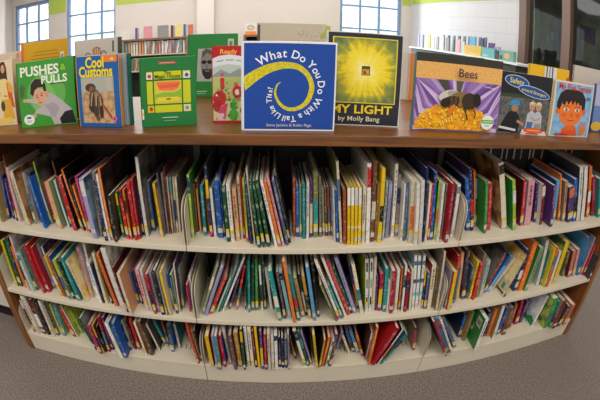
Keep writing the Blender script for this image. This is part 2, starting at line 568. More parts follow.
# ---------------------------------------------------------------- work out books standing without cutting each other
def corners(b):
    a, t, h = b['a'], b['t'], b['h']; c, s = math.cos(a), math.sin(a)
    z0 = t/2*abs(s)
    return [(b['x']+px*c+pz*s, z0-px*s+pz*c) for px, pz in ((-t/2, 0), (t/2, 0), (t/2, h), (-t/2, h))]
def edge_at(poly, z, side):
    xs = []
    for k in range(4):
        (x0, z0), (x1, z1) = poly[k], poly[(k+1) % 4]
        if abs(z1-z0) < 1e-9:
            if abs(z-z0) < 1e-6: xs += [x0, x1]
        elif min(z0, z1)-1e-9 <= z <= max(z0, z1)+1e-9: xs.append(x0+(x1-x0)*(z-z0)/(z1-z0))
    return (max(xs) if side > 0 else min(xs)) if xs else None
def gap(A, B):
    pa, pb = corners(A), corners(B); g = 9
    lo = max(min(p[1] for p in pa), min(p[1] for p in pb)); hi = min(max(p[1] for p in pa), max(p[1] for p in pb))
    for z in [lo, hi]+[p[1] for p in pa+pb if lo < p[1] < hi]:
        ra, lb = edge_at(pa, z, 1), edge_at(pb, z, -1)
        if ra is not None and lb is not None: g = min(g, lb-ra)
    return g
ALL = {}
for row in (1, 2, 3):
    bays = [[], [], []]
    for ln in BOOKS[row].strip().split('\n'):
        p = ln.split(); xb, yb, xt, yt, w = map(float, p[:5]); col = p[5]; cov = col if p[6] == '-' else p[6]
        P = at_z(xb, yb, ZS[row]); Y = min(max(P[1], -.022), .10)
        P = at_y(xb, yb, Y); X = at_z(xb, yb, ZS[row])[0] if abs(P[1]-at_z(xb, yb, ZS[row])[1]) < .02 else P[0]
        v = ray(xb, yb); X = (EYE + (Y-EYE[1])/v[1]*v)[0]
        T = at_y(xt, yt, Y); dx, dz = T[0]-X, T[2]-ZS[row]
        t = at_y(xb+w/2, yb, Y)[0]-at_y(xb-w/2, yb, Y)[0]
        a = math.atan2(dx, dz); h = math.hypot(dx, dz)
        a = max(-.95, min(.95, a)); t = max(.004, t*math.cos(a)*.95)
        hmax = (CEIL[row]-ZS[row]-.008-t*abs(math.sin(a)))/math.cos(a)
        b = dict(x=X, y=Y, a=a, h=max(.13, min(h, hmax, .305)), t=t, x0=X, t0=t, col=col, cov=cov, feat='' if p[7] == '-' else p[7].replace('_', ' '), row=row)
        b['w'] = min(BACK-.006-Y, max(.19, b['h']*random.uniform(.95, 1.25)))
        bay = 0 if X < XL else (1 if X < XR else 2)
        b['bay'] = bay; bays[bay].append(b)
    MG = .0075; lims = [(XE0+MG, XL-MG), (XL+MG, XR-MG), (XR+MG, XE1-MG)]
    for bay, L in enumerate(bays):
        lo, hi = lims[bay]; EPS = .0006
        for it in range(900):
            worst = 0
            for b in L:      # walls
                ps = corners(b); q = [p[0] for p in ps if p[1] <= .175]
                for sd in (-1, 1):
                    e = edge_at(ps, .175, sd)
                    if e is not None: q.append(e)
                full = [p[0] for p in ps]
                l = min(full if bay == 0 else q); r = max(full if bay == 2 else q)
                if l < lo: b['x'] += lo-l
                if r > hi: b['x'] -= r-hi
            for k in range(len(L)-1):
                for j in (k+1, k+2):
                    if j >= len(L): continue
                    A, B = L[k], L[j]; g = gap(A, B)
                    if g < EPS:
                        n = EPS-g; worst = max(worst, n)
                        for Q in (A, B):
                            if Q['t'] > max(.0036, Q['t0']*.62): Q['t'] = max(.0036, Q['t']-min(n*.25, .0006))
                        if it > 25 and j == k+1:
                            m = (A['a']+B['a'])/2
                            for Q in (A, B): Q['a'] += (m-Q['a'])*.02
                        A['x'] -= n*.3; B['x'] += n*.3
            for b in L:
                hm = (CEIL[row]-ZS[row]-.008-b['t']*abs(math.sin(b['a'])))/math.cos(b['a'])
                b['h'] = min(b['h'], hm)
                if it < 500: b['x'] += (b['x0']-b['x'])*.01
            if worst < 1e-5 and it > 30: break
        if L: print('SOLVE', row, bay, len(L), 'iters', it, 'worst', round(worst, 5), 'maxshift', round(max(abs(b['x']-b['x0']) for b in L), 3))
    for L in bays:
        for b in L:          # books reaching over a divider stop short of the upright post behind it
            xs = [p[0] for p in corners(b)]
            if any(min(xs) < d+.0145 and max(xs) > d-.0145 for d in (XL, XR)): b['w'] = min(b['w'], .264-b['y'])
    ALL[row] = bays

# ---------------------------------------------------------------- labels that single out each book
NUM = ['first','second','third','fourth','fifth','sixth','seventh','eighth','ninth','tenth','eleventh','twelfth']
flatlist = []
for row in (1, 2, 3):
    for bay in range(3):
        L = ALL[row][bay]
        for k, b in enumerate(L):
            cn = PAL[b['col']][1]
            lc = PAL[L[k-1]['col']][1] if k else None; rc = PAL[L[k+1]['col']][1] if k+1 < len(L) else None
            size = []
            if b['h'] > .268: size.append('tall')
            elif b['h'] < .19: size.append('short')
            if b['t'] > .0135: size.append('thick')
            elif b['t'] < .0058: size.append('slim')
            if abs(b['a']) > .42: size = ['tilted']+size[:1]
            where = f"{ROWN[row]} shelf, {BAYN[bay]} bay"
            if lc and rc: nb = f"between {lc} and {rc} books" if lc != rc else f"between two {lc} books"
            elif rc: nb = f"at the end beside a {rc} book"
            else: nb = f"at the end beside a {lc} book"
            if b['feat']:
                b['label'] = f"{cn} book {b['feat']}, {where}"
            else:
                b['label'] = f"{' '.join(size[:2])} {cn} book {nb}, {where}".strip()
            b['_alt'] = (cn, nb, where); flatlist.append(b)
from collections import defaultdict
by = defaultdict(list)
for b in flatlist: by[b['label']].append(b)
for lab, v in by.items():
    if len(v) > 1:
        for i, b in enumerate(v):
            cn, nb, where = b['_alt']; b['label'] = f"{NUM[i]} of {['','one','two','three','four','five','six'][len(v)]} {cn} books {nb}, {where}"
for b in flatlist:
    if len(b['label'].replace('-', '').replace(',', '').split()) > 16: b['label'] = b['label'].replace(' books,', ',').replace('with a ', 'with ')

# ---------------------------------------------------------------- building one shelved book
def build_book(b):
    t, h, w = b['t'], b['h'], b['w']; bd = .0018 if t > .008 else .0008
    root = empty('library_book', (b['x'], b['y'], ZS[b['row']]+t/2*abs(math.sin(b['a']))+.0006), ry=b['a'])
    tag(root, b['label'], 'book', f"books on the {ROWN[b['row']]} shelf")
    r = min(.002, t*.25)
    pts = [(-t/2, r), (-t/2+r*.6, r*.25), (-t*.15, 0), (t*.15, 0), (t/2-r*.6, r*.25), (t/2, r), (t/2, w), (t/2-bd, w), (t/2-bd, bd+r), (-t/2+bd, bd+r), (-t/2+bd, w), (-t/2, w)]
    ms = [0, 0, 0, 0, 0, 1, 1, 0, 0, 0, 1, 1]
    MB().prism(pts, 0, h, mside=ms).build('cover', [bookmat(b['col']), covermat(b['cov'])], root)
    MB().box((-t/2+bd+.0001, bd+r+.0002, .003), (t/2-bd-.0001, w-.004, h-.003)).build('page_block', random.choice([PAGES, PAGES, PAGES2]), root)
    rnd = random.random(); z = random.uniform(.012, .022)
    if rnd < .74:
        m = MB(); x = t*.46
        if rnd < .5: m.box((-x, -.0005, z+.017), (x, .0015, z+.030), 1)
        m.box((-x, -.0005, z), (x, .0015, z+.017), 0)
        m.build('spine_label', [LABW, LABY], root)
    series = (b['col'], b['cov'])
    if series == ('yellow', 'olive'):
        MB().box((-t*.47, -.0003, h*.70), (t*.47, .0012, h*.985)).build('spine_panel', bookmat('white'), root)
        MB().box((-t*.47, -.0003, h*.30), (t*.47, .0012, h*.335)).build('spine_panel', bookmat('cream'), root)
    elif series == ('white', 'aqua_'):
        for zc in (.84, .52, .28): MB().box((-t*.47, -.0003, h*zc), (t*.47, .0012, h*(zc+.07))).build('spine_panel', bookmat('slate' if zc > .4 else 'aqua_'), root)
    elif series == ('white', 'lime'):
        for zc, c in ((.78, 'black'), (.48, 'sage'), (.14, 'black')): MB().box((-t*.25, -.0003, h*zc), (t*.25, .0012, h*(zc+.16))).build('spine_panel', bookmat(c), root)
    elif series == ('dkgreen', 'dkgreen') and b['row'] == 1:
        for zc in (.9, .62, .38): MB().box((-t*.3, -.0003, h*zc), (t*.2, .0012, h*(zc+.05))).build('spine_lettering', bookmat('sage'), root)
    elif t > .0055 and random.random() < .66:
        base = PAL[b['col']][0]; lum = sum(int(base[k:k+2], 16) for k in (0, 2, 4))/3
        tint = lambda f, g: ''.join('%02x' % max(0, min(255, int(int(base[k:k+2], 16)*f+g))) for k in (0, 2, 4))
        if random.random() < .55:
            m = MB(); zz = h*random.uniform(.36, .5); q = t*random.uniform(.12, .2); ink = tint(.45, 8) if lum > 125 else tint(.7, 85)
            while zz < h*.88:
                l = random.uniform(.004, .018); m.box((-q, -.0003, zz), (q*random.uniform(.6, 1), .0012, min(zz+l, h*.92))); zz += l+random.uniform(.002, .006)
            m.build('spine_lettering', flat(ink), root)
        else:
            c = random.choice(['white', 'yellow', 'red', 'navy', 'black', 'cream', 'teal', 'orange', 'slate', b['cov'] if b['cov'] in PAL else 'cream'])
            z0_, z1_ = random.choice([(.72, .96), (.55, .8), (.3, .52), (.84, .97), (.22, .6)])
            MB().box((-t*.47, -.0003, h*z0_), (t*.47, .0012, h*z1_)).build('spine_panel', bookmat(c), root)
    if 'sticker' in b['feat'] or 'red dot' in b['feat']:
        f = b['feat']; c = 'e2197a' if 'pink' in f else ('1f78c8' if 'blue' in f else ('4fb83a' if 'green' in f else 'd0262a'))
        rr = .008; zc = .014 if 'near its top' not in f else h-.03
        if 'near its top' in f: rr = t*.45
        m = MB(); m.prism([(min(rr, t*.49)*math.cos(2*PI*k/16), zc+rr*math.sin(2*PI*k/16)) for k in range(16)], -.0014, .001, ax='y'); m.build('round_sticker', flat(c), root)
    if 'barcode box' in b['feat']:
        s = -t/2-.0004; m = MB()
        if b['row'] == 3:
            m.box((s, .02, h-.075), (-t/2+.0003, .062, h-.022), 0)
            for k in range(7): m.box((s-.0003, .026+k*.0045, h-.062), (s+.0001, .0282+k*.0045, h-.036), 1)
            m.prism([(.085+.014*math.cos(2*PI*k/14), .085+.02*math.sin(2*PI*k/14)) for k in range(14)], s-.0002, s+.0002, ax='x', m=2)
            m.prism([(.088+.008*math.cos(2*PI*k/14), .092+.01*math.sin(2*PI*k/14)) for k in range(14)], s-.0005, s-.0003, ax='x', m=1)
        else:
            m.box((s, .012, .012), (-t/2+.0003, .07, .06), 0); m.box((s-.0003, .03, .022), (s+.0001, .05, .05), 2); m.box((s-.0003, .012, .004), (s+.0001, .075, .012), 1)
        m.build('cover_print', [LABW, flat('1c1c20'), flat('e8b9a8' if b['row'] == 3 else '5b8a3c')], root)
    if 'green foot' in b['feat']:
        s = -t/2-.0004; MB().prism([(.004, .004), (.12, .004), (.14, .03), (.1, .045), (.07, .028), (.035, .05), (.004, .035)], s, -t/2+.0003, ax='x').build('cover_print', flat('2f8a48'), root)
    return root
for b in flatlist: build_book(b)

# ---------------------------------------------------------------- the bookcase itself
def wood(name, c1, c2, axis, rough=.3, coat=.3):
    m = bpy.data.materials.new(name); m.use_nodes = True; nt = m.node_tree; b = nt.nodes['Principled BSDF']
    b.inputs['Roughness'].default_value = rough; b.inputs['Coat Weight'].default_value = coat; b.inputs['Coat Roughness'].default_value = .3
    tc = nt.nodes.new('ShaderNodeTexCoord'); mp = nt.nodes.new('ShaderNodeMapping'); s = [26, 26, 26]; s[axis] = 1.2; mp.inputs['Scale'].default_value = s
    n1 = nt.nodes.new('ShaderNodeTexNoise'); n1.inputs['Scale'].default_value = 3; n1.inputs['Detail'].default_value = 8; n1.inputs['Distortion'].default_value = .6
    rp = nt.nodes.new('ShaderNodeValToRGB'); rp.color_ramp.elements[0].color = lin(c1); rp.color_ramp.elements[1].color = lin(c2)
    rp.color_ramp.elements[0].position = .3; rp.color_ramp.elements[1].position = .72
    nt.links.new(tc.outputs['Object'], mp.inputs[0]); nt.links.new(mp.outputs[0], n1.inputs['Vector']); nt.links.new(n1.outputs['Fac'], rp.inputs[0]); nt.links.new(rp.outputs[0], b.inputs['Base Color'])
    return m
OAKX = wood('stained_oak_lengthwise', '4e2d12', '87511f', 0, rough=.36, coat=.14); OAKZ = wood('stained_oak_upright', '6b3d1a', '9c6434', 2)
STEEL = mat('cream_painted_steel', 'd9cfb9', rough=.45, var=.05, scale=8, spec=.4)
DARK = mat('dark_fill', '2e2b29', rough=.7)
case = empty('library_bookcase', (0, .3, 0)); OFF = Vector((0, -.3, 0))
tag(case, 'long double-faced library bookcase with oak top, cream steel shelves and three bays of books', 'bookcase')
def part(m, name, mats, bev=0, parent=case):
    o = m.build(name, mats, parent)
    if parent is case: o.location = OFF
    if bev: bevel(o, bev)
    return o
DEPTH = .65
part(MB().box((XE0-.05, -.017, Z_UND), (XE1+.05, DEPTH, Z_TOP)), 'tabletop', OAKX, .003)
for x in (XE0-.036, XE1+.001): part(MB().box((x, -.004, .003), (x+.035, DEPTH-.02, Z_UND-.001)), 'end_panel', OAKZ, .003)
part(MB().box((XE0, BACK+.002, .11), (XE1, BACK+.012, Z_UND-.002)), 'dark_backing', DARK)  # dark sheet added to stand in for shade in the unit's open middle
m = MB()
for k in range(13):
    x = XR+.26+k*.042+random.uniform(-.012, .012)
    m.box((x, BACK-.004, ZS[1]+.2), (x+random.uniform(.003, .008), BACK+.001, Z_UND-.002))
part(m, 'rear_page_edge', STEEL)  # cream strips standing in for page edges of books on the rear side
for k, x in enumerate((XL, XR)): part(MB().box((x-.012, .27, .11), (x+.012, BACK+.001, Z_UND-.002)), 'upright', mat('grey_upright', '5a554e', rough=.6))
BX = [(XE0, XL), (XL, XR), (XR, XE1)]
def plate(x, z, parent):
    pts = [(.002, 0), (.002, .085)]
    for k in range(7):
        a = PI-PI/2*k/6; pts.append((.062+.06*math.cos(a), .10+.055*math.sin(a)))
    pts += [(.27, .175), (.27, 0)]
    o = MB().prism([(y, zz) for y, zz in pts], x-.0009, x+.0009, ax='x').build('bracket', STEEL, parent); o.location = (0, 0, 0)
    return o
for (x0, x1) in BX:
    for row in (1, 2, 3):
        z = ZS[row]
        if row < 3:
            m = MB().box((x0+.0012, .004, z-.016), (x1-.0012, .285, z)); m.box((x0+.0012, 0, z-.0198), (x1-.0012, .006, z-.0002))
            s = part(m, 'shelf', STEEL, .0015)
        else:
            m = MB().box((x0+.0012, .002, z-.016), (x1-.0012, .285, z)); m.box((x0+.0012, .004, .002), (x1-.0012, .012, z-.001))
            s = part(m, 'base_shelf', STEEL, .0015)
            g = MB()
            for k in range(44):
                x = x0+.02+k*.02; g.box((x, .085, z+.0001), (x+.003, .115, z+.0005))
            so = g.build('vent_slot', DARK, s)
        for x in ((x0+.005, x1-.005) if not (x1 == XE1 and row > 1) else (x0+.005,)): plate(x, 0, s).location = (0, 0, z)
# rear side shelves of the same unit
for (x0, x1) in BX:
    for row in (1, 2, 3):
        z = ZS[row]; part(MB().box((x0+.0012, BACK+.03, z-.018), (x1-.0012, DEPTH-.02, z)), 'rear_shelf', STEEL, .0015)

# ---------------------------------------------------------------- display books on the oak top
def px_frame(bl, br, tl, tr, z=Z_TOP+.0006, W=None, Y=None):
    """front-cover rectangle standing on the top: from its four corners as seen"""
    if Y is None: A, B = at_z(*bl, z), at_z(*br, z)
    else: A, B = at_y(*bl, Y), at_y(*br, Y); A[2] = B[2] = z
    d = B-A; d[2] = 0; Wd = np.linalg.norm(d); d = d/Wd; n = np.array((d[1], -d[0], 0))
    hs = [at_plane(*p, A, n)[2]-z for p in (tl, tr) if p is not None]
    return A, math.atan2(d[1], d[0]), Wd, sum(hs)/len(hs)
def display_book(label, A, yaw, W, H, face, spine, pages=.006, splay=.32, border=None, back=None, name='picture_book', corner=0, spine_side=-1):
    """a hardback stood on its bottom edge, boards slightly apart: front_cover, back_cover, page_block, spine"""
    root = empty(name, tuple(A), rz=yaw); tag(root, label, 'book', 'picture books displayed on the bookcase top')
    fm = face if not isinstance(face, str) else mat('board_'+face, face, rough=.35, var=.06, scale=14)
    sm = mat('board_'+spine, spine, rough=.4, var=.06, scale=14)
    bo = MB().box((0, 0, 0), (W, .0026, H)); o = bo.build('front_cover', [fm], root); bevel(o, .0009)
    pb = MB().box((.004, .003, .003), (W-.004, .003+pages, H-.004)).build('page_block', PAGES, root)
    hx = 0 if spine_side < 0 else W
    y0 = .003+pages+.0004
    m = MB().box((hx-.0028, .0006, .0008), (hx-.0004, y0+.0026, H-.0008)) if spine_side < 0 else MB().box((hx+.0004, .0006, .0008), (hx+.0028, y0+.0026, H-.0008))
    m.build('spine', sm, root)
    c, s = math.cos(splay), math.sin(splay)
    if spine_side < 0: bp = [(0, y0), (W*c, y0+W*s), (W*c-.0026*s, y0+W*s+.0026*c), (-.0026*s, y0+.0026*c)]
    else: bp = [(W, y0), (W-W*c, y0+W*s), (W-W*c+.0026*s, y0+W*s+.0026*c), (W+.0026*s, y0+.0026*c)]
    MB().prism(bp, 0, H).build('back_cover', sm, root)
    return root
def frame_line(a, u0, v0, u1, v1, w, c):
    wu, wv = w/a.W, w/a.H
    a.rect(u0, v0, u1, v0+wv, c); a.rect(u0, v1-wv, u1, v1, c); a.rect(u0, v0, u0+wu, v1, c); a.rect(u1-wu, v0, u1, v1, c)

# -- blue spiral-tail book
A, yw, W, H = px_frame((242.5, 130.6), (334, 131.5), (241.6, 41.4), (336, 42.6))
bk = display_book('square blue book with a yellow spiral tail and curved white title', A, yw, W, H, 'e9ebec', 'e4e6e8', pages=.008, splay=.12)
a = Art(W, H); a.rect(.018, .02, .982, .98, '1747a0')
def SP(px, py): return ((px-25)/308, 1-(py-88)/298)      # measured on the cover
path = [(22,235),(50,213),(80,193),(110,178),(145,168),(175,166),(205,171),(228,186),(244,207),(252,235),(248,262),(238,285),(220,302),(198,311),(175,311),(155,300),(141,283),(133,262),(134,245),(140,230),(150,222)]
def smooth(pts, n=5):
    o = []
    for i in range(len(pts)-1):
        p0, p1, p2, p3 = [np.array(pts[max(0, min(len(pts)-1, j))], float) for j in (i-1, i, i+1, i+2)]
        for k in range(n):
            t = k/n; o.append(tuple(.5*((2*p1)+(p2-p0)*t+(2*p0-5*p1+4*p2-p3)*t*t+(3*p1-p0-3*p2+p3)*t**3)))
    return o+[tuple(pts[-1])]
wt = [40, 37, 33, 29, 25, 21, 19, 17, 16, 17, 17, 16, 14, 13, 12, 10.5, 9, 7.5, 6, 4.5, 2]
sp = smooth(path); wsm = [p[0] for p in smooth([(q, 0) for q in wt])]
a.strip([SP(*p) for p in sp], [w_/308*W for w_ in wsm], mat('tail_print', 'dccd20', rough=.4, scale=110, hex2='c3b41e'))
for k in range(len(a.v)):
    if a.v[k][0] < .018*W: a.v[k] = (.018*W, a.v[k][1], a.v[k][2])
arc = smooth([(68,166),(95,148),(125,135),(160,128),(200,134),(236,153),(262,180),(279,212),(282,245),(274,278),(257,305),(233,326),(205,340),(178,344),(152,338),(131,322),(118,300),(114,275),(118,238)], 8)
al = [0]
for i in range(1, len(arc)): al.append(al[-1]+math.dist(arc[i], arc[i-1]))
title = 'What Do You Do With a Tail Like This?'
wd = []
for ch in title:
    if ch == ' ': wd.append(.30)
    else:
        vs, _ = text_verts(ch, .012); wd.append(max(p[0] for p in vs)-min(p[0] for p in vs)+.10)
size0, size1 = 43, 24
pos = 4; tot = sum(wd); k0 = 0
scale = None
def run(sc_):
    s = 4; out = []
    for ch, w_ in zip(title, wd):
        f = s/al[-1]; sz = (size0+(size1-size0)*f)*sc_; out.append((ch, s+w_*sz/2, sz)); s += w_*sz
    return out, s
lo_, hi_ = .3, 2.
for _ in range(40):
    mid = (lo_+hi_)/2
    if run(mid)[1] > al[-1]-2: hi_ = mid
    else: lo_ = mid
for ch, s, sz in run(lo_)[0]:
    if ch == ' ': continue
    i = min(max(1, next((j for j in range(len(al)) if al[j] >= s), len(al)-1)), len(al)-1)
    p, q = arc[i-1], arc[i]; u, v = SP((p[0]+q[0])/2, (p[1]+q[1])/2); p2, q2 = SP(*arc[max(0, i-3)]), SP(*arc[min(len(arc)-1, i+3)])
    rot = math.atan2((q2[1]-p2[1])*H, (q2[0]-p2[0])*W)
    vs, _ = text_verts(ch, .012); low = ch in 'acegmnopqrsuvwxyz'
    base = (max(pp[1] for pp in vs)+min(pp[1] for pp in vs))/2
    a.text(ch, u, v, sz/308*W, 'f2f3f6', rot=rot, bold=.012)
a.text('Steve Jenkins & Robin Page', .5, .068, .0115, 'e6d6b0', maxw=.5)
a.build('cover_print', bk)

# -- MY LIGHT
def sun_mat():
    m = bpy.data.materials.new('sun_print'); m.use_nodes = True; nt = m.node_tree; b = nt.nodes['Principled BSDF']; b.inputs['Roughness'].default_value = .4
    N = nt.nodes.new; L = nt.links.new
    tc = N('ShaderNodeTexCoord'); sub = N('ShaderNodeVectorMath'); sub.operation = 'SUBTRACT'; sub.inputs[1].default_value = SUNC
    L(tc.outputs['Object'], sub.inputs[0]); ln = N('ShaderNodeVectorMath'); ln.operation = 'LENGTH'; L(sub.outputs[0], ln.inputs[0])
    nm = N('ShaderNodeVectorMath'); nm.operation = 'NORMALIZE'; L(sub.outputs[0], nm.inputs[0])
    n1 = N('ShaderNodeTexNoise'); n1.inputs['Scale'].default_value = 7; n1.inputs['Detail'].default_value = 3; L(nm.outputs[0], n1.inputs['Vector'])
    n2 = N('ShaderNodeTexNoise'); n2.inputs['Scale'].default_value = 45; n2.inputs['Detail'].default_value = 4; L(tc.outputs['Object'], n2.inputs['Vector'])
    ad = N('ShaderNodeMath'); ad.operation = 'MULTIPLY_ADD'; ad.inputs[1].default_value = -.34; L(n1.outputs['Fac'], ad.inputs[0])
    ml = N('ShaderNodeMath'); ml.operation = 'MULTIPLY_ADD'; ml.inputs[1].default_value = 5.0; ml.inputs[2].default_value = .15; L(ln.outputs[1], ml.inputs[0]); L(ml.outputs[0], ad.inputs[2])
    a2 = N('ShaderNodeMath'); a2.operation = 'MULTIPLY_ADD'; a2.inputs[1].default_value = .36; L(n2.outputs['Fac'], a2.inputs[0]); L(ad.outputs[0], a2.inputs[2])
    rp = N('ShaderNodeValToRGB'); e = rp.color_ramp.elements
    e[0].position = .18; e[0].color = lin('f6ecae'); e[1].position = .95; e[1].color = lin('4a5a4a')
    for p_, c in ((.34, 'f4e04a'), (.50, 'ecd01c'), (.58, 'b8ad2c'), (.68, '7f8a3c'), (.78, '62704a')):
        x = e.new(p_); x.color = lin(c)
    L(a2.outputs[0], rp.inputs[0]); L(rp.outputs[0], b.inputs['Base Color']); return m
A, yw, W, H = px_frame((324.5, 124.3), (398, 127.3), (328.6, 31.5), (404, 34.6))
bk = display_book('large black book titled in yellow with a glowing sun in a speckled frame', A, yw, W, H, '2a2c36', 'd8d6d0', pages=.008)
a = Art(W, H); frame_line(a, 0, 0, 1, 1, .003, 'cfccc4'); SUNC = (.50*W, 0, .60*H)
a.rect(.07, .245, .925, .945, 'e6d23a'); a.rect(.085, .255, .91, .935, sun_mat())
a.rect(.455, .545, .565, .645, '3a4a2c'); a.rect(.465, .55, .555, .615, 'c98a1e'); a.ell(.50, .575, .02, .018, '7c4a18'); a.ell(.53, .585, .018, .014, 'e0b030')
a.text('MY LIGHT', .48, .175, .036, 'f0cf1c', bold=.025, sx=1.25, maxw=.82); a.text('by Molly Bang', .45, .075, .021, 'e9e2c0', bold=.006, sx=1.1, maxw=.58)
a.build('cover_print', bk)

# -- Bees
A, yw, W, H = px_frame((411.5, 129.2), (495.5, 133), (419.5, 51), (500.8, 62))
bk = display_book('wide purple flower book titled Bees with a bee on a yellow centre', A, yw, W, H, '7a4f96', '1f7f7c', pages=.007)
a = Art(W, H); a.rect(0, .89, 1, 1, '35322a'); a.rect(0, .675, 1, .89, mat('honeycomb_print', 'e8b56a', rough=.4, scale=180, hex2='dca252'))
rnd = random.Random(3)
c0 = (.47, .06)
def clip(u, v): return (min(max(u, .004), .996), min(max(v, .004), .672))
a.rect(.0, .0, 1, .675, '9a78b4')
for k in range(46):
    ang = PI*(-.06+1.12*k/45); c = ['8a5fac', 'b59aca', '6f4492', 'c9b4da', '9a74b6', '7d529e', 'd3c2e0'][(k*3) % 7]
    w_ = .022+rnd.random()*.02
    a.poly([clip(c0[0]+r*math.cos(ang+d), c0[1]+r*.95*math.sin(ang+d)) for r, d in ((.18, -w_), (.45, -w_*1.6), (1.1, -w_*.7), (1.1, w_*.7), (.45, w_*1.6), (.18, w_))], c)
a.poly([(.24, .672), (.34, .672), (.385, .5), (.36, .47)], '4a4636'); a.poly([(.44, .672), (.53, .672), (.50, .52), (.46, .5)], '5d5348')
a.poly([clip(.46+.45*math.cos(PI*k/24)*(1+.03*(-1)**k), .02+.36*math.sin(PI*k/24)*(1+.05*(-1)**k)) for k in range(25)], mat('pollen_print', 'f2b912', rough=.45, scale=70, hex2='e08e10'))
for k in range(120):
    an = rnd.uniform(.05, PI-.05); r = .35+.62*rnd.random(); u, v = .46+.43*r*math.cos(an), .03+.32*r*math.sin(an)
    a.ell(u, v, .008, .02, rnd.choice(['f8d436', 'f4c21a', 'e8990e', 'fae26a']), rot=(PI/2-an)*-.7, n=8)
a.ell(.36, .475, .115, .075, 'cfc6bd', rot=.25); a.ell(.43, .49, .09, .05, 'a89f9a', rot=-.2)
a.ell(.50, .44, .12, .095, '8a6a34'); a.ell(.60, .42, .09, .11, '3a2b1a'); a.ell(.69, .44, .05, .09, '241c14', rot=.2); a.ell(.39, .40, .10, .075, '57401f', rot=.2); a.ell(.33, .385, .06, .06, '2a2013', rot=.3)
for k in range(3): a.strip([(.36+k*.05, .34), (.37+k*.05, .47)], .004, '1d160f')
a.ell(.40, .29, .03, .085, 'e07a16', rot=-.6); a.strip([(.55, .34), (.585, .22), (.60, .17)], .005, '1d1710'); a.strip([(.64, .35), (.69, .26), (.68, .2)], .004, '1d1710')
a.ell(.85, .15, .082, .10, 'e9efe4'); a.rect(.775, .135, .925, .185, '4aa83c'); a.strip([(.79, .16), (.91, .16)], .004, 'bfe3b0'); a.strip([(.82, .105), (.88, .105)], .003, '8a94a6')
a.text('Bees', .56, .775, .038, '3d1f42', bold=.008); a.text('by Susan Ashley', .84, .63, .0065, 'e9def0', maxw=.16) if False else a.strip([(.76, .635), (.91, .615)], .0022, 'd9c8e6')
a.build('cover_print', bk)

# -- PUSHES & PULLS
A, yw, W, H = px_frame((22.5, 128.7), (78, 123.3), (17.5, 64), (73.5, 55.8))
bk = display_book('green book of a dark-haired boy in a grey jumper pushing', A, yw, W, H, '3f9a35', '1f5f24', pages=.006)
a = Art(W, H); a.ell(.5, .5, .34, .3, '63b04f', n=28); a.ell(.45, .42, .22, .24, '7bbd63', n=28)
a.poly([(.03, .44), (.10, .50), (.13, .62), (.06, .68), (.02, .6)], '4b6a3a')
a.poly([(.44, .50), (.58, .50), (.74, .40), (.93, .22), (.98, .02), (.60, .02), (.55, .14), (.42, .18), (.30, .21), (.24, .17), (.30, .27), (.46, .33)], 'b9b2b4')
a.poly([(.46, .33), (.62, .36), (.72, .26), (.62, .12), (.56, .14), (.52, .24)], 'a59da2')
a.poly([(.72, .02), (.70, .10), (.80, .20), (.93, .22), (.98, .02)], '1d1a22')
a.strip([(.15, .42), (.28, .40), (.44, .34)], .014, 'b9b2b4'); a.ell(.12, .42, .05, .025, 'd9a184'); a.ell(.25, .175, .05, .03, 'd9a184')
a.ell(.385, .455, .115, .13, 'dca684', rot=.25); a.ell(.51, .49, .03, .05, 'd09876')
a.poly([(.22, .52), (.24, .66), (.32, .73), (.43, .72), (.50, .64), (.51, .54), (.47, .53), (.45, .60), (.36, .60), (.30, .56), (.27, .47)], '33231c')
a.ell(.34, .455, .018, .010, '3a241c'); a.ell(.42, .475, .018, .010, '3a241c'); a.strip([(.32, .485), (.36, .495)], .002, '2a1a14'); a.strip([(.40, .505), (.445, .51)], .002, '2a1a14')
a.poly([(.365, .45), (.35, .40), (.385, .405)], 'c98d6c'); a.strip([(.355, .37), (.39, .365), (.42, .375)], .003, '9c4a40')
a.text('PUSHES', .40, .845, .046, 'eef2df', rot=.0, bold=.03, maxw=.72); a.text('&', .82, .86, .03, '9ad02c', bold=.02); a.text('PULLS', .655, .70, .038, 'eef2df', bold=.03, maxw=.48)
a.strip([(.58, .635), (.84, .64)], .003, '2a6a2a')
a.ell(.155, .125, .10, .082, 'dfe8dc'); a.ell(.155, .125, .085, .07, 'eef2ea'); a.strip([(.115, .155), (.195, .155)], .007, '5a6480'); a.strip([(.10, .11), (.21, .11)], .002, '8a94a6'); a.strip([(.11, .09), (.20, .09)], .002, '8a94a6')
a.build('cover_print', bk)

# -- Cool Customs and the thin books behind it
A, yw, W, H = px_frame((81, 126.8), (122, 127.6), (77, 57), (119, 54.2))
bk = display_book('blue book with yellow lettering and a costumed figure on sandy ground', A, yw, W, H, '1b5fa6', 'e0922a', pages=.009, splay=.02)
a = Art(W, H); a.rect(.61, .905, .97, .995, 'e8822a'); a.rect(.82, .925, .9, .96, 'f3c27a')
a.rect(.10, .06, .88, .72, mat('sepia_print', 'c9a679', rough=.45, scale=60, hex2='a8835c')); a.rect(.10, .50, .88, .72, mat('haze_print', '9fb0b4', rough=.45, scale=60, hex2='b6a890'))
for c, e in (('4d3524', (.33, .56, .13, .06)), ('8a5a3c', (.36, .52, .07, .06)), ('5f4630', (.42, .42, .14, .12)), ('3c2a22', (.38, .30, .12, .10)), ('7c5a44', (.52, .36, .10, .12)), ('9a7a5a', (.46, .46, .06, .05)), ('4a3628', (.44, .22, .06, .10)), ('3a2a20', (.56, .22, .05, .10)), ('6a4c38', (.47, .13, .05, .04))): a.ell(*e, c)
for k in range(9): a.strip([(.34+.03*k, .50-.01*k), (.28+.04*k, .30)], .003, ['7a5a3e', 'c9b08a', '3a2a22'][k % 3])
a.strip([(.58, .34), (.74, .20), (.82, .12)], .006, 'a83a3c'); a.ell(.86, .125, .055, .035, 'e07aa6'); a.ell(.86, .125, .03, .02, 'b02a6a')
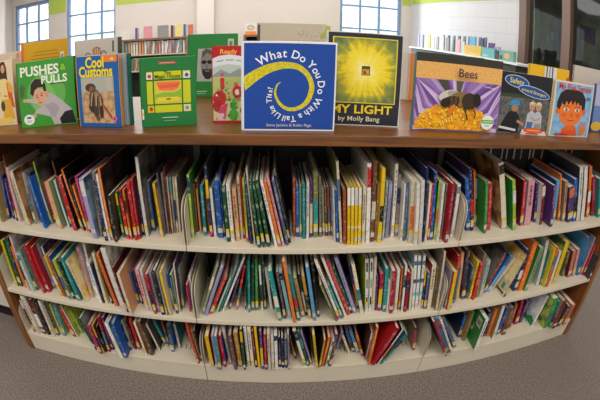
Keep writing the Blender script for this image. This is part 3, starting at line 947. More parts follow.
a.rect(.70, .5, .86, .70, 'b9b2a4')
a.text('Cool', .46, .90, .046, 'f0d522', bold=.035, sx=.78); a.text('Customs', .47, .775, .046, 'f0d522', bold=.035, sx=.78, maxw=.86)
a.build('cover_print', bk)
ux = np.array((math.cos(yw), math.sin(yw), 0)); nx_ = np.array((-ux[1], ux[0], 0))
for k, (c, lab, dx) in enumerate((('9aa6ae', 'thin grey hardback tucked behind the blue costumed-figure book', .010), ('1d6a58', 'thin dark green hardback hindmost behind the blue costumed-figure book', .018))):
    B = A+ux*dx+nx_*(.03+k*.013)
    display_book(lab, B, yw, W, H*(1.0-.004*k), c, c, pages=.005, splay=0)

# -- The Magic ... green book with yellow frame
A, yw, W, H = px_frame((143.2, 127.8), (197.3, 125), (139.2, 59), (195, 55))
bk = display_book('green hardback with yellow windowpane frame around a small sunset picture', A, yw, W, H, '1f7a3a', '17602c', pages=.009)
a = Art(W, H); a.rect(.33, .90, .65, .935, 'c8403a'); a.strip([(.36, .917), (.62, .917)], .0016, 'f0c8b8')
a.rect(.10, .205, .905, .81, '1d5c22'); a.rect(.11, .21, .90, .80, 'c9cf1c')
for u0, v0, u1, v1 in ((.10, .665, .905, .69), (.10, .315, .905, .335)): a.rect(u0, v0, u1, v1, '1f6a2c')
for u0, u1 in ((.22, .245), (.74, .765)): a.rect(u0, .205, u1, .81, '1f6a2c')
a.rect(.26, .345, .73, .655, 'd8c83a'); a.poly([(.28, .65), (.72, .65), (.68, .55), (.58, .52), (.34, .53)], 'f0784a'); a.poly([(.3, .60), (.72, .62), (.66, .565), (.34, .56)], 'e8603a')
a.poly([(.26, .47), (.42, .50), (.6, .49), (.73, .54), (.73, .42), (.26, .41)], '8fb83a'); a.rect(.30, .37, .68, .43, 'e6d23c'); a.ell(.5, .40, .05, .015, '9a7a22')
for u, v, c, c2 in ((.165, .735, 'e9e4d8', 'c8443a'), (.835, .735, 'e9e9e6', '4a5a8a'), (.175, .265, 'd8c21c', 'cc2f26'), (.83, .265, 'dfe0d6', '8a9a5a')): a.rect(u-.055, v-.045, u+.055, v+.045, c); a.ell(u, v, .035, .03, c2)
a.text('The', .49, .775, .014, '2a3a1a', bold=.006); a.text('Magic House', .49, .725, .017, '2a3a1a', bold=.006, maxw=.46)
a.strip([(.37, .135), (.66, .135)], .0022, 'cfe0c4'); a.strip([(.40, .09), (.62, .09)], .0016, '9cc49c')
a.rect(-.0, .12, .035, .27, 'e8e4d8'); a.rect(0, .17, .03, .22, 'e9c83a')
a.build('cover_print', bk)

# -- green book with a bearded man at the rear edge
A, yw, W, H = px_frame((189.5, 97), (238, 97), (188, 34.8), (236, 33.2))
bk = display_book('green book with a grey portrait of a bearded man in dark glasses', A, yw, W, H, '2f8f43', '257a38', pages=.007)
a = Art(W, H); a.poly([(.16, .25), (.50, .25), (.50, .77), (.20, .77)], 'b9bab4'); a.ell(.385, .53, .14, .21, '8e8c88')
a.poly([(.27, .62), (.28, .72), (.36, .77), (.46, .75), (.50, .70), (.50, .66), (.38, .70)], '5d5c5a')
a.ell(.315, .555, .05, .03, '1e1e20'); a.ell(.435, .555, .05, .03, '1e1e20'); a.strip([(.27, .565), (.5, .565)], .003, '1e1e20')
a.poly([(.375, .54), (.36, .46), (.40, .46)], '706e6a'); a.poly([(.27, .45), (.32, .44), (.38, .45), (.44, .44), (.50, .46), (.49, .34), (.42, .28), (.34, .29), (.28, .36)], '33312f'); a.ell(.38, .415, .05, .012, '8a7f7a')
a.rect(.80, .80, .92, .92, 'c9d6c4'); a.rect(.83, .80, .89, .88, '7a8a74'); a.strip([(.16, .09), (.37, .09)], .003, 'd8e6d4'); a.strip([(.16, .055), (.33, .055)], .003, 'b8d0b4')
a.build('cover_print', bk)

# -- Ready...
A, yw, W, H = px_frame((213.6, 122.3), (247, 122), (212, 46), (246.5, 46))
bk = display_book('small red-topped board book with farm scene, half behind the spiral-tail book', A, yw, W, H, 'c9d08a', 'b8232a', pages=.010, splay=.1)
a = Art(W, H); a.rect(.0, .55, 1, .75, 'b9c4c0'); a.poly([(0, .62), (.25, .70), (.5, .64), (.8, .71), (1, .66), (1, .5), (0, .5)], '8f9a9c'); a.rect(0, .28, 1, .6, 'b4bf72')
a.rect(0, .84, 1, 1, 'b5161f'); a.poly([(0, .84), (.2, .875), (.5, .89), (.8, .87), (1, .84), (1, .70), (.8, .745), (.5, .765), (.2, .75), (0, .72)], 'd9dde2')
a.text('Ready', .46, .925, .021, 'f0b040', bold=.02); a.text('R', .21, .93, .022, 'c9c4cc', bold=.02) if False else None
a.strip([(.12, .80), (.32, .815)], .004, '9c9a9a'); a.strip([(.38, .818), (.62, .818)], .004, 'a49a8e'); a.strip([(.68, .815), (.9, .80)], .004, '9aa0a4')
a.ell(.28, .56, .07, .03, 'c9302a'); a.ell(.28, .63, .045, .025, 'd8493a'); a.rect(.22, .44, .34, .55, 'c9302a')
a.ell(.68, .50, .06, .03, 'd85a48'); a.ell(.72, .40, .15, .085, 'c62430'); a.ell(.72, .40, .07, .04, 'e8d8d0')
a.ell(.2, .32, .20, .10, 'c01f2c'); a.ell(.12, .22, .12, .08, 'b01826'); a.poly([(.08, .03), (.36, .05), (.44, .26), (.2, .2)], 'c9446a'); a.rect(.12, .02, .32, .12, 'e3b9c0')
a.ell(.62, .22, .12, .055, '3f9a3a'); a.ell(.60, .10, .14, .075, '4aa83f'); a.ell(.62, .29, .06, .03, '59b44a'); a.ell(.9, .16, .1, .06, '7a3f24'); a.ell(.93, .55, .06, .035, 'e6e3de'); a.ell(.95, .56, .03, .02, '2a2624')
for k in range(40): a.ell(.04+.92*rnd.random(), .04+.5*rnd.random(), .018+.02*rnd.random(), .01+.01*rnd.random(), rnd.choice(['c62430', 'e9e2d6', '6aa83f', '8f1a24', 'e3b95a', '3f7a34', 'd8566a']), n=8)
a.rect(0, 0, 1, .025, 'b8232a')
a.build('cover_print', bk)

# -- beige book behind the spiral-tail book, yellow-and-green one beside it
z0 = Z_TOP+.0006
A, yw, W, H = px_frame((257.5, 110), (324, 111), (257, 22.5), (324, 24.5))
bk = display_book('tall beige book with scattered dark specks standing behind the spiral-tail book', A, yw, W, H, 'c2b7a2', '6a5f54', pages=.006)
a = Art(W, H); a.rect(.005, .005, .995, .995, 'c2b7a2')
for k in range(26):
    u, v = .55+.42*rnd.random()**.7, .80+.17*rnd.random(); a.ell(u, v, .006, .005, rnd.choice(['4a443c', '6a6258', '8a7a4a']), n=7)
a.rect(.0, .78, .03, .98, '57504a'); a.poly([(.90, .88), (.97, .90), (.995, .97), (.99, .86), (.93, .83)], 'a9b03a')
a.build('cover_print', bk)

# -- Safety around Strangers
A, yw, W, H = px_frame((495.5, 132.2), (545.5, 136), (501, 69), (552.5, 79.6))
bk = display_book('black book with blue oval title bubbles and three children outdoors', A, yw, W, H, '24222a', 'cfc8b8', pages=.010, splay=.02)
a = Art(W, H); a.rect(0, 0, 1, .62, mat('dusk_print', '4a4c4e', rough=.4, scale=70, hex2='6a6660')); a.rect(0, .60, 1, .66, '39402f'); a.rect(0, .66, 1, 1, '1d1c1f')
for k in range(16): a.strip([(.02+k*.064, .60), (.02+k*.064, .30)], .0012, '5f6466')
a.rect(0, 0, .26, .30, '6a6a66'); a.poly([(.02, .02), (.12, .26), (.20, .37), (.34, .36), (.42, .24), (.40, .02)], '17151a'); a.ell(.29, .43, .065, .06, 'b07a5c')
a.poly([(.185, .46), (.20, .535), (.28, .575), (.36, .55), (.395, .48), (.33, .47), (.24, .48)], '2f8fc0'); a.strip([(.36, .22), (.50, .16)], .010, 'b8836a'); a.strip([(.04, .10), (.36, .06)], .008, 'd8d4d0')
for u, s in ((.63, 'c0a08c'), (.76, 'a9a4a8')):
    a.poly([(u-.10, .10), (u-.085, .34), (u-.03, .405), (u+.04, .40), (u+.09, .33), (u+.10, .10)], 'b7bbc4'); a.ell(u, .47, .055, .065, 'c99678')
    a.poly([(u-.06, .48), (u-.055, .545), (u, .57), (u+.055, .545), (u+.06, .48), (u+.04, .515), (u-.03, .52)], 'd9c9a8'); a.ell(u-.02, .475, .008, .007, '2a201c'); a.ell(u+.025, .475, .008, .007, '2a201c'); a.strip([(u-.02, .435), (u+.02, .435)], .0016, '8a3f3a')
a.poly([(.55, .04), (.56, .22), (.68, .22), (.66, .04)], '3f6f9c'); a.poly([(.70, .02), (.72, .2), (.84, .2), (.84, .02)], '8a8f98'); a.strip([(.62, .30), (.72, .25), (.82, .30)], .006, 'c99678')
a.ell(.285, .86, .235, .098, 'cfd6e2', rot=-.12, n=30); a.ell(.285, .86, .222, .088, '234f94', rot=-.12, n=30); a.text('Safety', .28, .86, .026, 'ead43a', bold=.012, rot=-.1, maxw=.34)
a.ell(.635, .715, .33, .088, 'cfd6e2', rot=-.16, n=30); a.ell(.635, .715, .318, .078, '234f94', rot=-.16, n=30); a.text('around Strangers', .635, .715, .0165, 'ead43a', bold=.008, rot=-.13, maxw=.56)
a.poly([(.46, .0), (.48, .09), (.96, .075), (1, .0)], 'e3cbc2'); a.ell(.71, .075, .20, .046, 'c8341f', n=26); a.ell(.71, .078, .18, .036, 'ee5a1c', n=26); a.strip([(.58, .08), (.84, .076)], .0035, 'f6b46a'); a.strip([(.56, .02), (.82, .018)], .003, '2a2226')
a.build('cover_print', bk)

# -- My Five Senses
A, yw, W, H = px_frame((548.5, 136), (587, 137.6), (557, 79), (594.4, 87))
bk = display_book("pale blue book with a child's orange face, black hair and red title", A, yw, W, H, 'ded8c9', 'c9b486', pages=.008, splay=.1)
a = Art(W, H); a.rect(.03, .02, .97, .975, mat('sky_print', '8fb9d6', rough=.42, scale=50, hex2='6fa3cc'))
a.poly([(.25, .02), (.28, .14), (.36, .2), (.62, .2), (.66, .1), (.68, .02)], 'd8541c'); a.rect(.36, .12, .58, .32, 'e0641e')
a.poly([(.10, .42), (.08, .62), (.14, .78), (.26, .86), (.5, .88), (.70, .84), (.80, .72), (.80, .5), (.74, .42), (.7, .62), (.2, .62), (.17, .42)], '23191a')
a.ell(.11, .46, .045, .055, 'e0641e'); a.ell(.79, .48, .045, .055, 'e0641e'); a.ell(.45, .44, .30, .235, 'ec7a2a', n=30); a.poly([(.20, .60), (.30, .70), (.46, .73), (.62, .70), (.71, .62), (.66, .58), (.60, .66), (.56, .585), (.52, .67), (.46, .585), (.42, .67), (.36, .585), (.31, .66), (.27, .575)], '23191a')
for u in (.32, .60):
    a.ell(u, .50, .062, .032, 'efe6d6'); a.ell(u+.005, .50, .03, .030, '3a241a'); a.ell(u+.012, .508, .009, .009, 'f0ece4'); a.strip([(u-.07, .555), (u, .57), (u+.07, .555)], .0022, '3a2014')
a.poly([(.46, .47), (.43, .385), (.47, .37), (.51, .385)], 'd8601c'); a.strip([(.38, .315), (.44, .30), (.50, .305), (.55, .32)], .003, 'b03a24'); a.ell(.28, .40, .06, .035, 'e4602a'); a.ell(.63, .41, .06, .035, 'e4602a')
a.ell(.80, .11, .085, .07, 'e5722a')
for dx, l, r in ((-.075, .10, .5), (-.035, .15, .15), (.005, .16, 0), (.045, .15, -.12), (.085, .11, -.3)): a.strip([(.80+dx*.8, .14), (.80+dx*1.2-.02*math.sin(r), .14+l)], .0052, 'e5722a')
a.text('My Five Senses', .50, .905, .034, 'd8342a', bold=.012, maxw=.88); a.strip([(.82, .755), (.93, .75)], .003, '2d4a6a'); a.strip([(.82, .725), (.91, .72)], .003, '2d4a6a')
a.rect(.12, .022, .45, .06, 'c4301f')
a.build('cover_print', bk)

# -- girl on cream cover (runs out of the frame), pink book behind, yellow back cover, grey drawing book
A, yw, W, H = px_frame((-22, 127.5), (17.6, 124.6), None, (12.4, 59))
bk = display_book('cream book with a long-haired girl in orange and yellow clothes', A, yw, W, H, 'e6d3ae', 'b9a888', pages=.006)
a = Art(W, H)
U = lambda p: (p+22)/39.6
a.poly([(.70, .93), (.74, .98), (.82, .975), (.86, .88), (.87, .70), (.80, .66), (.72, .66), (.68, .74)], '4a2f22'); a.ell(.775, .87, .045, .065, 'd9a07e')
a.poly([(.66, .66), (.72, .72), (.83, .72), (.92, .62), (.90, .40), (.68, .40)], 'e8d28a'); a.poly([(.84, .66), (.93, .62), (.96, .45), (.99, .26), (.90, .30), (.86, .45)], 'e0591f'); a.poly([(.86, .70), (.97, .60), (.98, .48), (.88, .52)], 'e9a93a')
a.poly([(.70, .40), (.90, .40), (.97, .10), (.72, .08)], 'e0a83a'); a.ell(.72, .30, .05, .08, '3f4a2a'); a.ell(.62, .5, .06, .06, 'e38a2a'); a.ell(.60, .62, .045, .045, 'd63a48'); a.poly([(.5, .12), (.9, .12), (.9, .03), (.5, .03)], 'ecc860')
a.ell(.765, .885, .006, .006, '2a1a16'); a.ell(.795, .885, .006, .006, '2a1a16'); a.strip([(.765, .845), (.795, .845)], .002, 'a8483a'); a.strip([(.76, .46), (.84, .45)], .004, '8a5a8a')
a.build('cover_print', bk)
A, yw, W, H = px_frame((-4, 119), (26, 117), None, (23, 50.5))
bk = display_book('pinkish cream book mostly hidden behind the pushing boy and girl books', A, yw, W, H, 'd9bfae', 'a88a80', pages=.006)
a = Art(W, H); a.rect(.005, .005, .995, .995, 'd9bfae'); a.ell(.82, .82, .10, .07, 'b8605a'); a.ell(.9, .93, .06, .05, 'c98a7a'); a.ell(.70, .9, .06, .05, 'e0cdbc'); a.build('cover_print', bk)
A, yw, W, H = px_frame((27, 118.5), (72, 112), (22.3, 44), (65, 37.8))
bk = display_book('yellow book back cover with small dark text behind the pushing boy book', A, yw, W, H, 'd9a51a', 'd8742a', pages=.006)
a = Art(W, H); a.rect(0, 0, .05, 1, 'd97a2a')
for k in range(4): a.strip([(.26-.03*k, .86-k*.045), (.78+.02*k, .86-k*.045)], .0018, '8a6420')
a.rect(.83, .60, .915, .83, 'e6dcc0'); [a.rect(.85, .62+.02*k, .895, .63+.02*k, '3a342a') for k in range(9)]; a.ell(.17, .60, .07, .05, '7aa07a'); a.build('cover_print', bk)
A, yw, W, H = px_frame((80, 117), (121, 116), (75.8, 41), (116.6, 37))
bk = display_book('pale grey book with a curly brown line drawing behind the costumed-figure book', A, yw, W, H, 'c4bab0', '4a463f', pages=.006)
a = Art(W, H); a.rect(.005, .005, .995, .995, 'c4bab0'); a.rect(.88, .82, .92, .96, '55504c')
for u, v, r, c in ((.52, .82, .10, '9a6a44'), (.52, .82, .08, 'c9a488'), (.30, .77, .08, '7a6a60'), (.30, .77, .06, 'c0b4a8'), (.68, .79, .07, '6a5a50'), (.68, .79, .05, 'bfb3a8')): a.ell(u, v, r, r*.8, c)
for k in range(5): a.strip([(.44+.04*k, .76), (.42+.045*k, .89)], .002, 'a8552a')
a.build('cover_print', bk)

# -- orange book at the rear, behind Bees
A, yw, W, H = px_frame((407.6, 100.2), (450, 103), (409, 52.5), None)
bk = display_book('plain orange book at the rear edge, peeking out beside the bee book', A, yw, W, H, 'e08a4a', 'e2d6cb', pages=.006)
A2 = at_z(401.5, 100, z0)
display_book('off-white slim book at the rear edge beside the plain orange book', A2+np.array((0, .012, 0)), .05, .032, H*1.0, 'd9cfc6', 'b9aea6', pages=.004, splay=0)

# -- behind Safety / Senses
A, yw, W, H = px_frame((524, 121), (563, 124.5), (528, 61.5), (559, 70))
bk = display_book('yellow book with blue and white stripes behind the child safety book', A, yw, W, H, 'e8ba1c', 'c9a01c', pages=.006)
a = Art(W, H); a.rect(.005, .005, .995, .995, 'e8ba1c'); a.rect(.36, .4, .66, .99, 'd9dfe4'); [a.rect(.40+.07*k, .4, .43+.07*k, 1, c) for k, c in enumerate(('3a4a6a', '7a8aa0', '2a3450'))]; a.ell(.98, .80, .06, .07, 'd8492a'); a.build('cover_print', bk)
A, yw, W, H = px_frame((568, 124), (607, 128), (573, 64.4), None)
bk = display_book('large pale beige book with dark drawing behind the orange-faced child book', A, yw, W, H, 'd0c4b6', '8a7f74', pages=.006)
a = Art(W, H); a.rect(.005, .005, .995, .995, 'd0c4b6'); a.ell(.22, .66, .14, .05, '2e2c30'); a.rect(.62, .35, .98, .82, 'a9b4d6'); a.build('cover_print', bk)
A, yw, W, H = px_frame((590.5, 131.5), (624, 134), (598, 84), None)
bk = display_book('blue and lilac book with yellow foot, last on the oak top', A, yw, W, H, '6a86c0', '3a4f80', pages=.007, splay=.05)
a = Art(W, H); a.rect(0, 0, 1, 1, '6a86c0'); a.rect(0, .55, 1, 1, 'b4b6d8'); a.rect(0, .0, 1, .18, '2f5a9c'); a.ell(.12, .12, .14, .10, 'e0b93a'); a.ell(.3, .3, .12, .1, '3a7a5a'); a.build('cover_print', bk)

# ---------------------------------------------------------------- room
CARPET = mat('carpet', '8a7f77', rough=.95, scale=140, hex2='696059', spec=.1, bump=.5)
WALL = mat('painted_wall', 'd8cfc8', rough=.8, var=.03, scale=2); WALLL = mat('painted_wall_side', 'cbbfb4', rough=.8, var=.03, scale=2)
LIME = mat('lime_paint', 'b4c95a', rough=.7, var=.05, scale=2)
def brickwall(name, c, c2):
    m = bpy.data.materials.new(name); m.use_nodes = True; nt = m.node_tree; b = nt.nodes['Principled BSDF']; b.inputs['Roughness'].default_value = .6
    tc = nt.nodes.new('ShaderNodeTexCoord'); mp = nt.nodes.new('ShaderNodeMapping'); mp.inputs['Rotation'].default_value = (PI/2, 0, 0)
    br = nt.nodes.new('ShaderNodeTexBrick'); br.inputs['Scale'].default_value = 1; br.inputs['Brick Width'].default_value = .4; br.inputs['Row Height'].default_value = .2; br.inputs['Mortar Size'].default_value = .006
    br.inputs['Color1'].default_value = lin(c); br.inputs['Color2'].default_value = lin(c); br.inputs['Mortar'].default_value = lin(c2)
    nt.links.new(tc.outputs['Object'], mp.inputs[0]); nt.links.new(mp.outputs[0], br.inputs['Vector']); nt.links.new(br.outputs[0], b.inputs['Base Color']); return m
BLOCK = brickwall('painted_block', 'cfcfd2', 'c4c4c8')
WY = 5.4; HC = 3.0; XLW, XRC = -5.35, 2.36
def st(o, name=None): return tag(o, kind='structure')
st(mesh_obj('floor', [(-6, -3.2, 0), (6, -3.2, 0), (6, 6.2, 0), (-6, 6.2, 0)], [(0, 1, 2, 3)], CARPET))
st(mesh_obj('ceiling', [(-6, -3.2, HC), (6, -3.2, HC), (6, 6.2, HC), (-6, 6.2, HC)], [(3, 2, 1, 0)], mat('ceiling_tile', 'e6e3dc', rough=.9, var=.04)))
# windows measured on the back wall
def wx(px): return at_y(px, 20, WY)[0]
zmul = 1.92; PH = .40
WINS = [(wx(14.5), wx(49), [wx(25), wx(36.8)]), (wx(66), wx(115.3), [wx(84), wx(100)]), (wx(340), wx(401.5), [wx(361), wx(380)])]
zb = zmul-3*PH; zt = zmul+PH
# back wall with openings, built from boxes
m = MB(); xs = [XLW]
for (x0, x1, _) in WINS: m.box((xs[-1], WY, 0), (x0, WY+.2, HC)); m.box((x0, WY, 0), (x1, WY+.2, zb)); m.box((x0, WY, zt), (x1, WY+.2, HC)); xs.append(x1)
m.box((xs[-1], WY, 0), (XRC+.1, WY+.2, HC)); st(m.build('wall_back', WALL))
# lime band (painted stripe standing a hair proud)
m = MB(); ZB = 2.0; xs = [WINS[0][1]]
for (x0, x1, _) in WINS[1:]: m.box((xs[-1]+.01, WY-.004, ZB), (x0-.01, WY-.0005, ZB+.55)); xs.append(x1)
m.box((xs[-1]+.01, WY-.004, ZB), (XRC-.01, WY-.0005, ZB+.55)); st(m.build('trim_1', LIME))
FR = mat('blue_grey_frame', '8fa6cc', rough=.5); GL = None
def glass(name, tint, fac):
    m = bpy.data.materials.new(name); m.use_nodes = True; nt = m.node_tree; nt.nodes.clear()
    o = nt.nodes.new('ShaderNodeOutputMaterial'); mx = nt.nodes.new('ShaderNodeMixShader'); t = nt.nodes.new('ShaderNodeBsdfTransparent'); g = nt.nodes.new('ShaderNodeBsdfGlossy')
    t.inputs[0].default_value = tint; g.inputs['Roughness'].default_value = .03; mx.inputs[0].default_value = fac
    nt.links.new(t.outputs[0], mx.inputs[1]); nt.links.new(g.outputs[0], mx.inputs[2]); nt.links.new(mx.outputs[0], o.inputs[0]); return m
GL = glass('window_glass', (.95, .97, 1, 1), .05)
for n, (x0, x1, mull) in enumerate(WINS):
    w = empty(f'window_{n+1}', (x0, WY+.05, zb)); tag(w, kind='structure'); h = zt-zb; W_ = x1-x0; f = MB()
    for a_, b_ in (((0, 0, 0), (.05, .06, h)), ((W_-.05, 0, 0), (W_, .06, h)), ((.05, 0, 0), (W_-.05, .06, .05)), ((.05, 0, h-.07), (W_-.05, .06, h))): f.box(a_, b_)
    for xm in mull: f.box((xm-x0-.018, .008, .05), (xm-x0+.018, .052, h-.07))
    for k in range(1, 4): f.box((.05, .01, k*PH-.016), (W_-.05, .05, k*PH+.016))
    f.build('window_frame', FR, w); MB().box((.02, .028, .02), (W_-.02, .032, h-.02)).build('pane', GL, w)
OUT = mat('outdoor_view', 'f4f8ff', rough=1, scale=1.6, hex2='cfe2f2', emit=2.0)
st(mesh_obj('backdrop_outside', [(-9, 8.5, -1), (6, 8.5, -1), (6, 8.5, 6), (-9, 8.5, 6)], [(0, 1, 2, 3)], OUT))
# trees outside, blurred by distance
LEAF = mat('tree_leaf_glow', 'c4d6c0', rough=.9, scale=9, hex2='e6eef0', emit=1.35)  # leaf emission stands in for daylight on the foliage
def tree(px, Y, r, zc, label):
    x = at_y(px, 20, Y)[0]; root = empty('garden_tree', (x, Y, 0)); tag(root, label, 'tree', 'trees outside the windows')
    bm = bmesh.new(); rr = random.Random(int(px))
    for k in range(26):
        a1, a2, q = rr.uniform(0, 2*PI), rr.uniform(-1, 1), rr.uniform(.3, 1)
        p = Vector((r*q*math.cos(a1), r*.5*q*math.sin(a1), zc+r*q*a2))
        v = bmesh.ops.create_icosphere(bm, subdivisions=1, radius=r*rr.uniform(.14, .28), matrix=Matrix.Translation(p))['verts']
        for vv in v: vv.co += Vector([rr.uniform(-.04, .04) for _ in range(3)])
    me = bpy.data.meshes.new('foliage'); bm.to_mesh(me); bm.free(); me.materials.append(LEAF); o = bpy.data.objects.new('foliage', me); COL.objects.link(o); o.parent = root
    m = MB(); m.prism([(.07*math.cos(k*PI/4), .07*math.sin(k*PI/4)) for k in range(8)], 0, zc-r*.75); m.build('trunk', mat('bark', '8a7a6c', rough=.9), root)
tree(30, 7.4, .9, 2.0, 'pale leafy tree outside the corner window behind the yellow book')
tree(90, 7.4, 1.0, 1.9, 'pale leafy tree outside the window above the grey drawing book')
tree(372, 7.4, 1.0, 1.8, 'pale leafy tree outside the window above the sun book')
st(MB().box((XLW-.15, 0.6, 0), (XLW, WY+.2, HC)).build('wall_left', WALLL))
# pilaster between the windows
xp0, xp1 = at_y(197, 20, WY-.1)[0], at_y(214, 20, WY-.1)[0]
st(MB().box((xp0, WY-.12, 0), (xp1, WY-.006, HC)).build('trim_2', mat('pilaster_paint', 'e2dad4', rough=.8, var=.03)))
# right wall turned towards us, with an interior glazed front
PR0 = np.array((XRC, WY, 0)); PR1 = np.array((2.87, 2.70, 0)); dR = (PR1-PR0)/np.linalg.norm(PR1-PR0); nR = np.array((-dR[1], dR[0], 0))
angR = math.atan2(dR[1], dR[0])
LEN1 = np.linalg.norm(PR1-PR0)
def onwall(px, py): 
    P = at_plane(px, py, PR0, nR); return np.dot(P-PR0, dR), P[2]
wr = MB().box((0, 0, 0), (LEN1, .18, HC)); w = wr.build('wall_right', BLOCK); w.location = PR0; w.rotation_euler.z = angR; st(w)
s1 = onwall(504, 3); s0 = onwall(414, 6); print('stripe z', s0, s1, 'door', onwall(523, 30), onwall(568, 30), onwall(595, 5), onwall(535, 3))
w = MB().box((.02, -.004, 2.03), (LEN1-.08, -.0005, 2.6)).build('trim_3', LIME); w.location = PR0; w.rotation_euler.z = angR; st(w)
BRN = mat('bronze_frame', '7c665c', rough=.45, var=.05)
sA, sB, sC = LEN1, onwall(567, 40)[0], onwall(567, 40)[0]+1.15
ZH = 2.33
wd_ = empty('window_4', tuple(PR0)); wd_.rotation_euler.z = angR; tag(wd_, kind='structure')
f = MB(); f.box((sA-.09, -.03, 0), (sA+.03, .12, 2.75)); f.box((sB-.06, -.03, 0), (sB+.06, .12, ZH)); f.box((sC-.05, -.03, 0), (sC+.08, .12, 2.75)); f.box((sA+.03, -.03, ZH), (sC-.05, .12, ZH+.16)); f.box((sA+.03, -.02, .02), (sC-.05, .10, .12))
f.build('window_frame', BRN, wd_)
DG = glass('office_glass', (.66, .7, .68, 1), .025)
for q0, q1 in ((sA+.03, sB-.06), (sB+.06, sC-.05)): MB().box((q0, .04, .12), (q1, .046, ZH)).build('pane', DG, wd_)
w = MB().box((sA+.03, -.0, ZH+.16), (sC+1, .18, HC)).box((sC+.08, 0, 0), (sC+1, .18, ZH+.16)).build('wall_front', BLOCK); w.location = PR0; w.rotation_euler.z = angR; st(w)
w = MB().box((sA-1.5, 2.0, 0), (sC+3.5, 2.1, HC)).box((sA-1.5, .2, 0), (sA-1.4, 2.0, HC)).build('wall_office', mat('office_wall', '9aa184', rough=.9, scale=2.2, hex2='6c716c')); w.location = PR0; w.rotation_euler.z = angR; st(w)
def wallthing(name, label, cat, s0_, s1_, z0_, z1_, off, mt, pts=None):
    o = MB().prism(pts or [(s0_, z0_), (s1_, z0_), (s1_, z1_), (s0_, z1_)], off, off+.006, ax='y').build(name, mt); o.location = PR0; o.rotation_euler.z = angR; return tag(o, label, cat)
q0, q1 = onwall(577, 30)[0], onwall(593, 30)[0]; zq1, zq0 = onwall(585, 24)[1], onwall(585, 41)[1]
wallthing('pennant', 'purple pennant hanging inside the glazed office front', 'pennant', 0, 0, 0, 0, .055, mat('purple_felt', '3d2358', rough=.8), [(q0, zq0+.02), (q1, zq0-.03), (q1, zq1-.03), (q0, zq1)])
q0, q1 = onwall(531.5, 20)[0], onwall(536.5, 20)[0]
wallthing('paper_notice', 'dark plum notice hanging inside the first glazed office pane', 'notice', q0, q1, 1.95, 2.18, .055, mat('plum_card', '4a2a3c', rough=.8))
# ---- office things seen dimly
o = MB().box((0, 0, 0), (.14, .02, 1.2)).build('office_window_blind', mat('pale_blue_blind', '8fa3b0', rough=.6)); P = PR0+dR*(sB-.25)-nR*0; o.location = tuple(PR0+dR*(sA+1.0)+np.array((-dR[1], dR[0], 0))*1.95*(1)+np.array((0, 0, 1.0))); o.rotation_euler.z = angR
tag(o, 'pale blue upright panel on the far office wall behind glass', 'blind')

# ---------------------------------------------------------------- background furniture
OAKD = wood('oak_bookcase', '6a4a34', '9a7452', 2, coat=.05)
def small_book(x, y, z, t, h, w, c, a=0, rz=0, label=None, group=None, name='shelf_book', face=None):
    m = MB().box((-t/2, 0, 0), (t/2, w, h)); o = m.build(name, [covermat(c)], None); bevel(o, .001, 1)
    o.location = (x, y, z+t/2*abs(math.sin(a))+.001); o.rotation_euler = (0, a, rz); tag(o, label, 'book', group); return o
def bookcase(name, label, x0, x1, yf, ztop, levels, dp=.28):
    root = empty(name, ((x0+x1)/2, yf, 0)); tag(root, label, 'bookcase'); cx = (x0+x1)/2; hw = (x1-x0)/2
    MB().box((-hw, 0, ztop-.03), (hw, dp, ztop)).build('top_board', OAKD, root)
    for s in (-hw, hw-.03): MB().box((s, .004, 0), (s+.03, dp, ztop-.031)).build('side_panel', OAKD, root)
    for z in levels: MB().box((-hw+.031, .006, z-.022), (hw-.031, dp-.012, z)).build('shelf', mat('shelf_pale', 'c9b79a', rough=.6), root)
    MB().box((-hw+.031, dp-.01, .02), (hw-.031, dp-.002, ztop-.032)).build('dark_backing', DARK, root)
    return root
FY = 4.95
bx0, bx1 = at_y(117.5, 50, FY)[0], at_y(188, 50, FY)[0]
zt1 = (at_y(118, 40.5, FY)[2]+at_y(187, 36.3, FY)[2])/2; zl1 = (at_y(118, 55.5, FY)[2]+at_y(187, 53, FY)[2])/2
print('bg case', bx0, bx1, zt1, zl1)
bookcase('oak_bookcase', 'oak bookcase on the far wall between the windows, filled with pale slim books', bx0, bx1, FY, zt1, [zl1, zl1-.27, .2])
rb = random.Random(11); BC = ['white','cream','beige','grey','tan','mint','pink','white','sage','peach','taupe','slate','olive']
cnt = defaultdict(int)
def bg_label(c, where):
    cnt[(c, where)] += 1; n = cnt[(c, where)]
    return f"{'' if n == 1 else NUM[n-1]+' '}{PAL[c][1]} slim book {where}".strip()
for li, (z, ceil_) in enumerate(((zl1, zt1-.03), (zl1-.27, zl1-.022))):
    x = bx0+.06; end = bx1-.05 if li == 0 else bx0+.62
    while x < end:
        t = rb.uniform(.018, .034); c = rb.choice(BC); lean = rb.choice([0, .0, .12, .2]); h = rb.uniform(.19, .225)*(1 if li == 0 else .9)
        where = f"on the {'upper' if li == 0 else 'second'} shelf of the far oak bookcase"
        lb = bg_label(c, where); 
        small_book(x+t/2, FY+.03, z, t, min(h, ceil_-z-.02), .19, c, a=lean, label=lb, group=f'pale books {where}'); x += t+.014+h*math.sin(lean)*(.75 if lean else 0)+t*.3
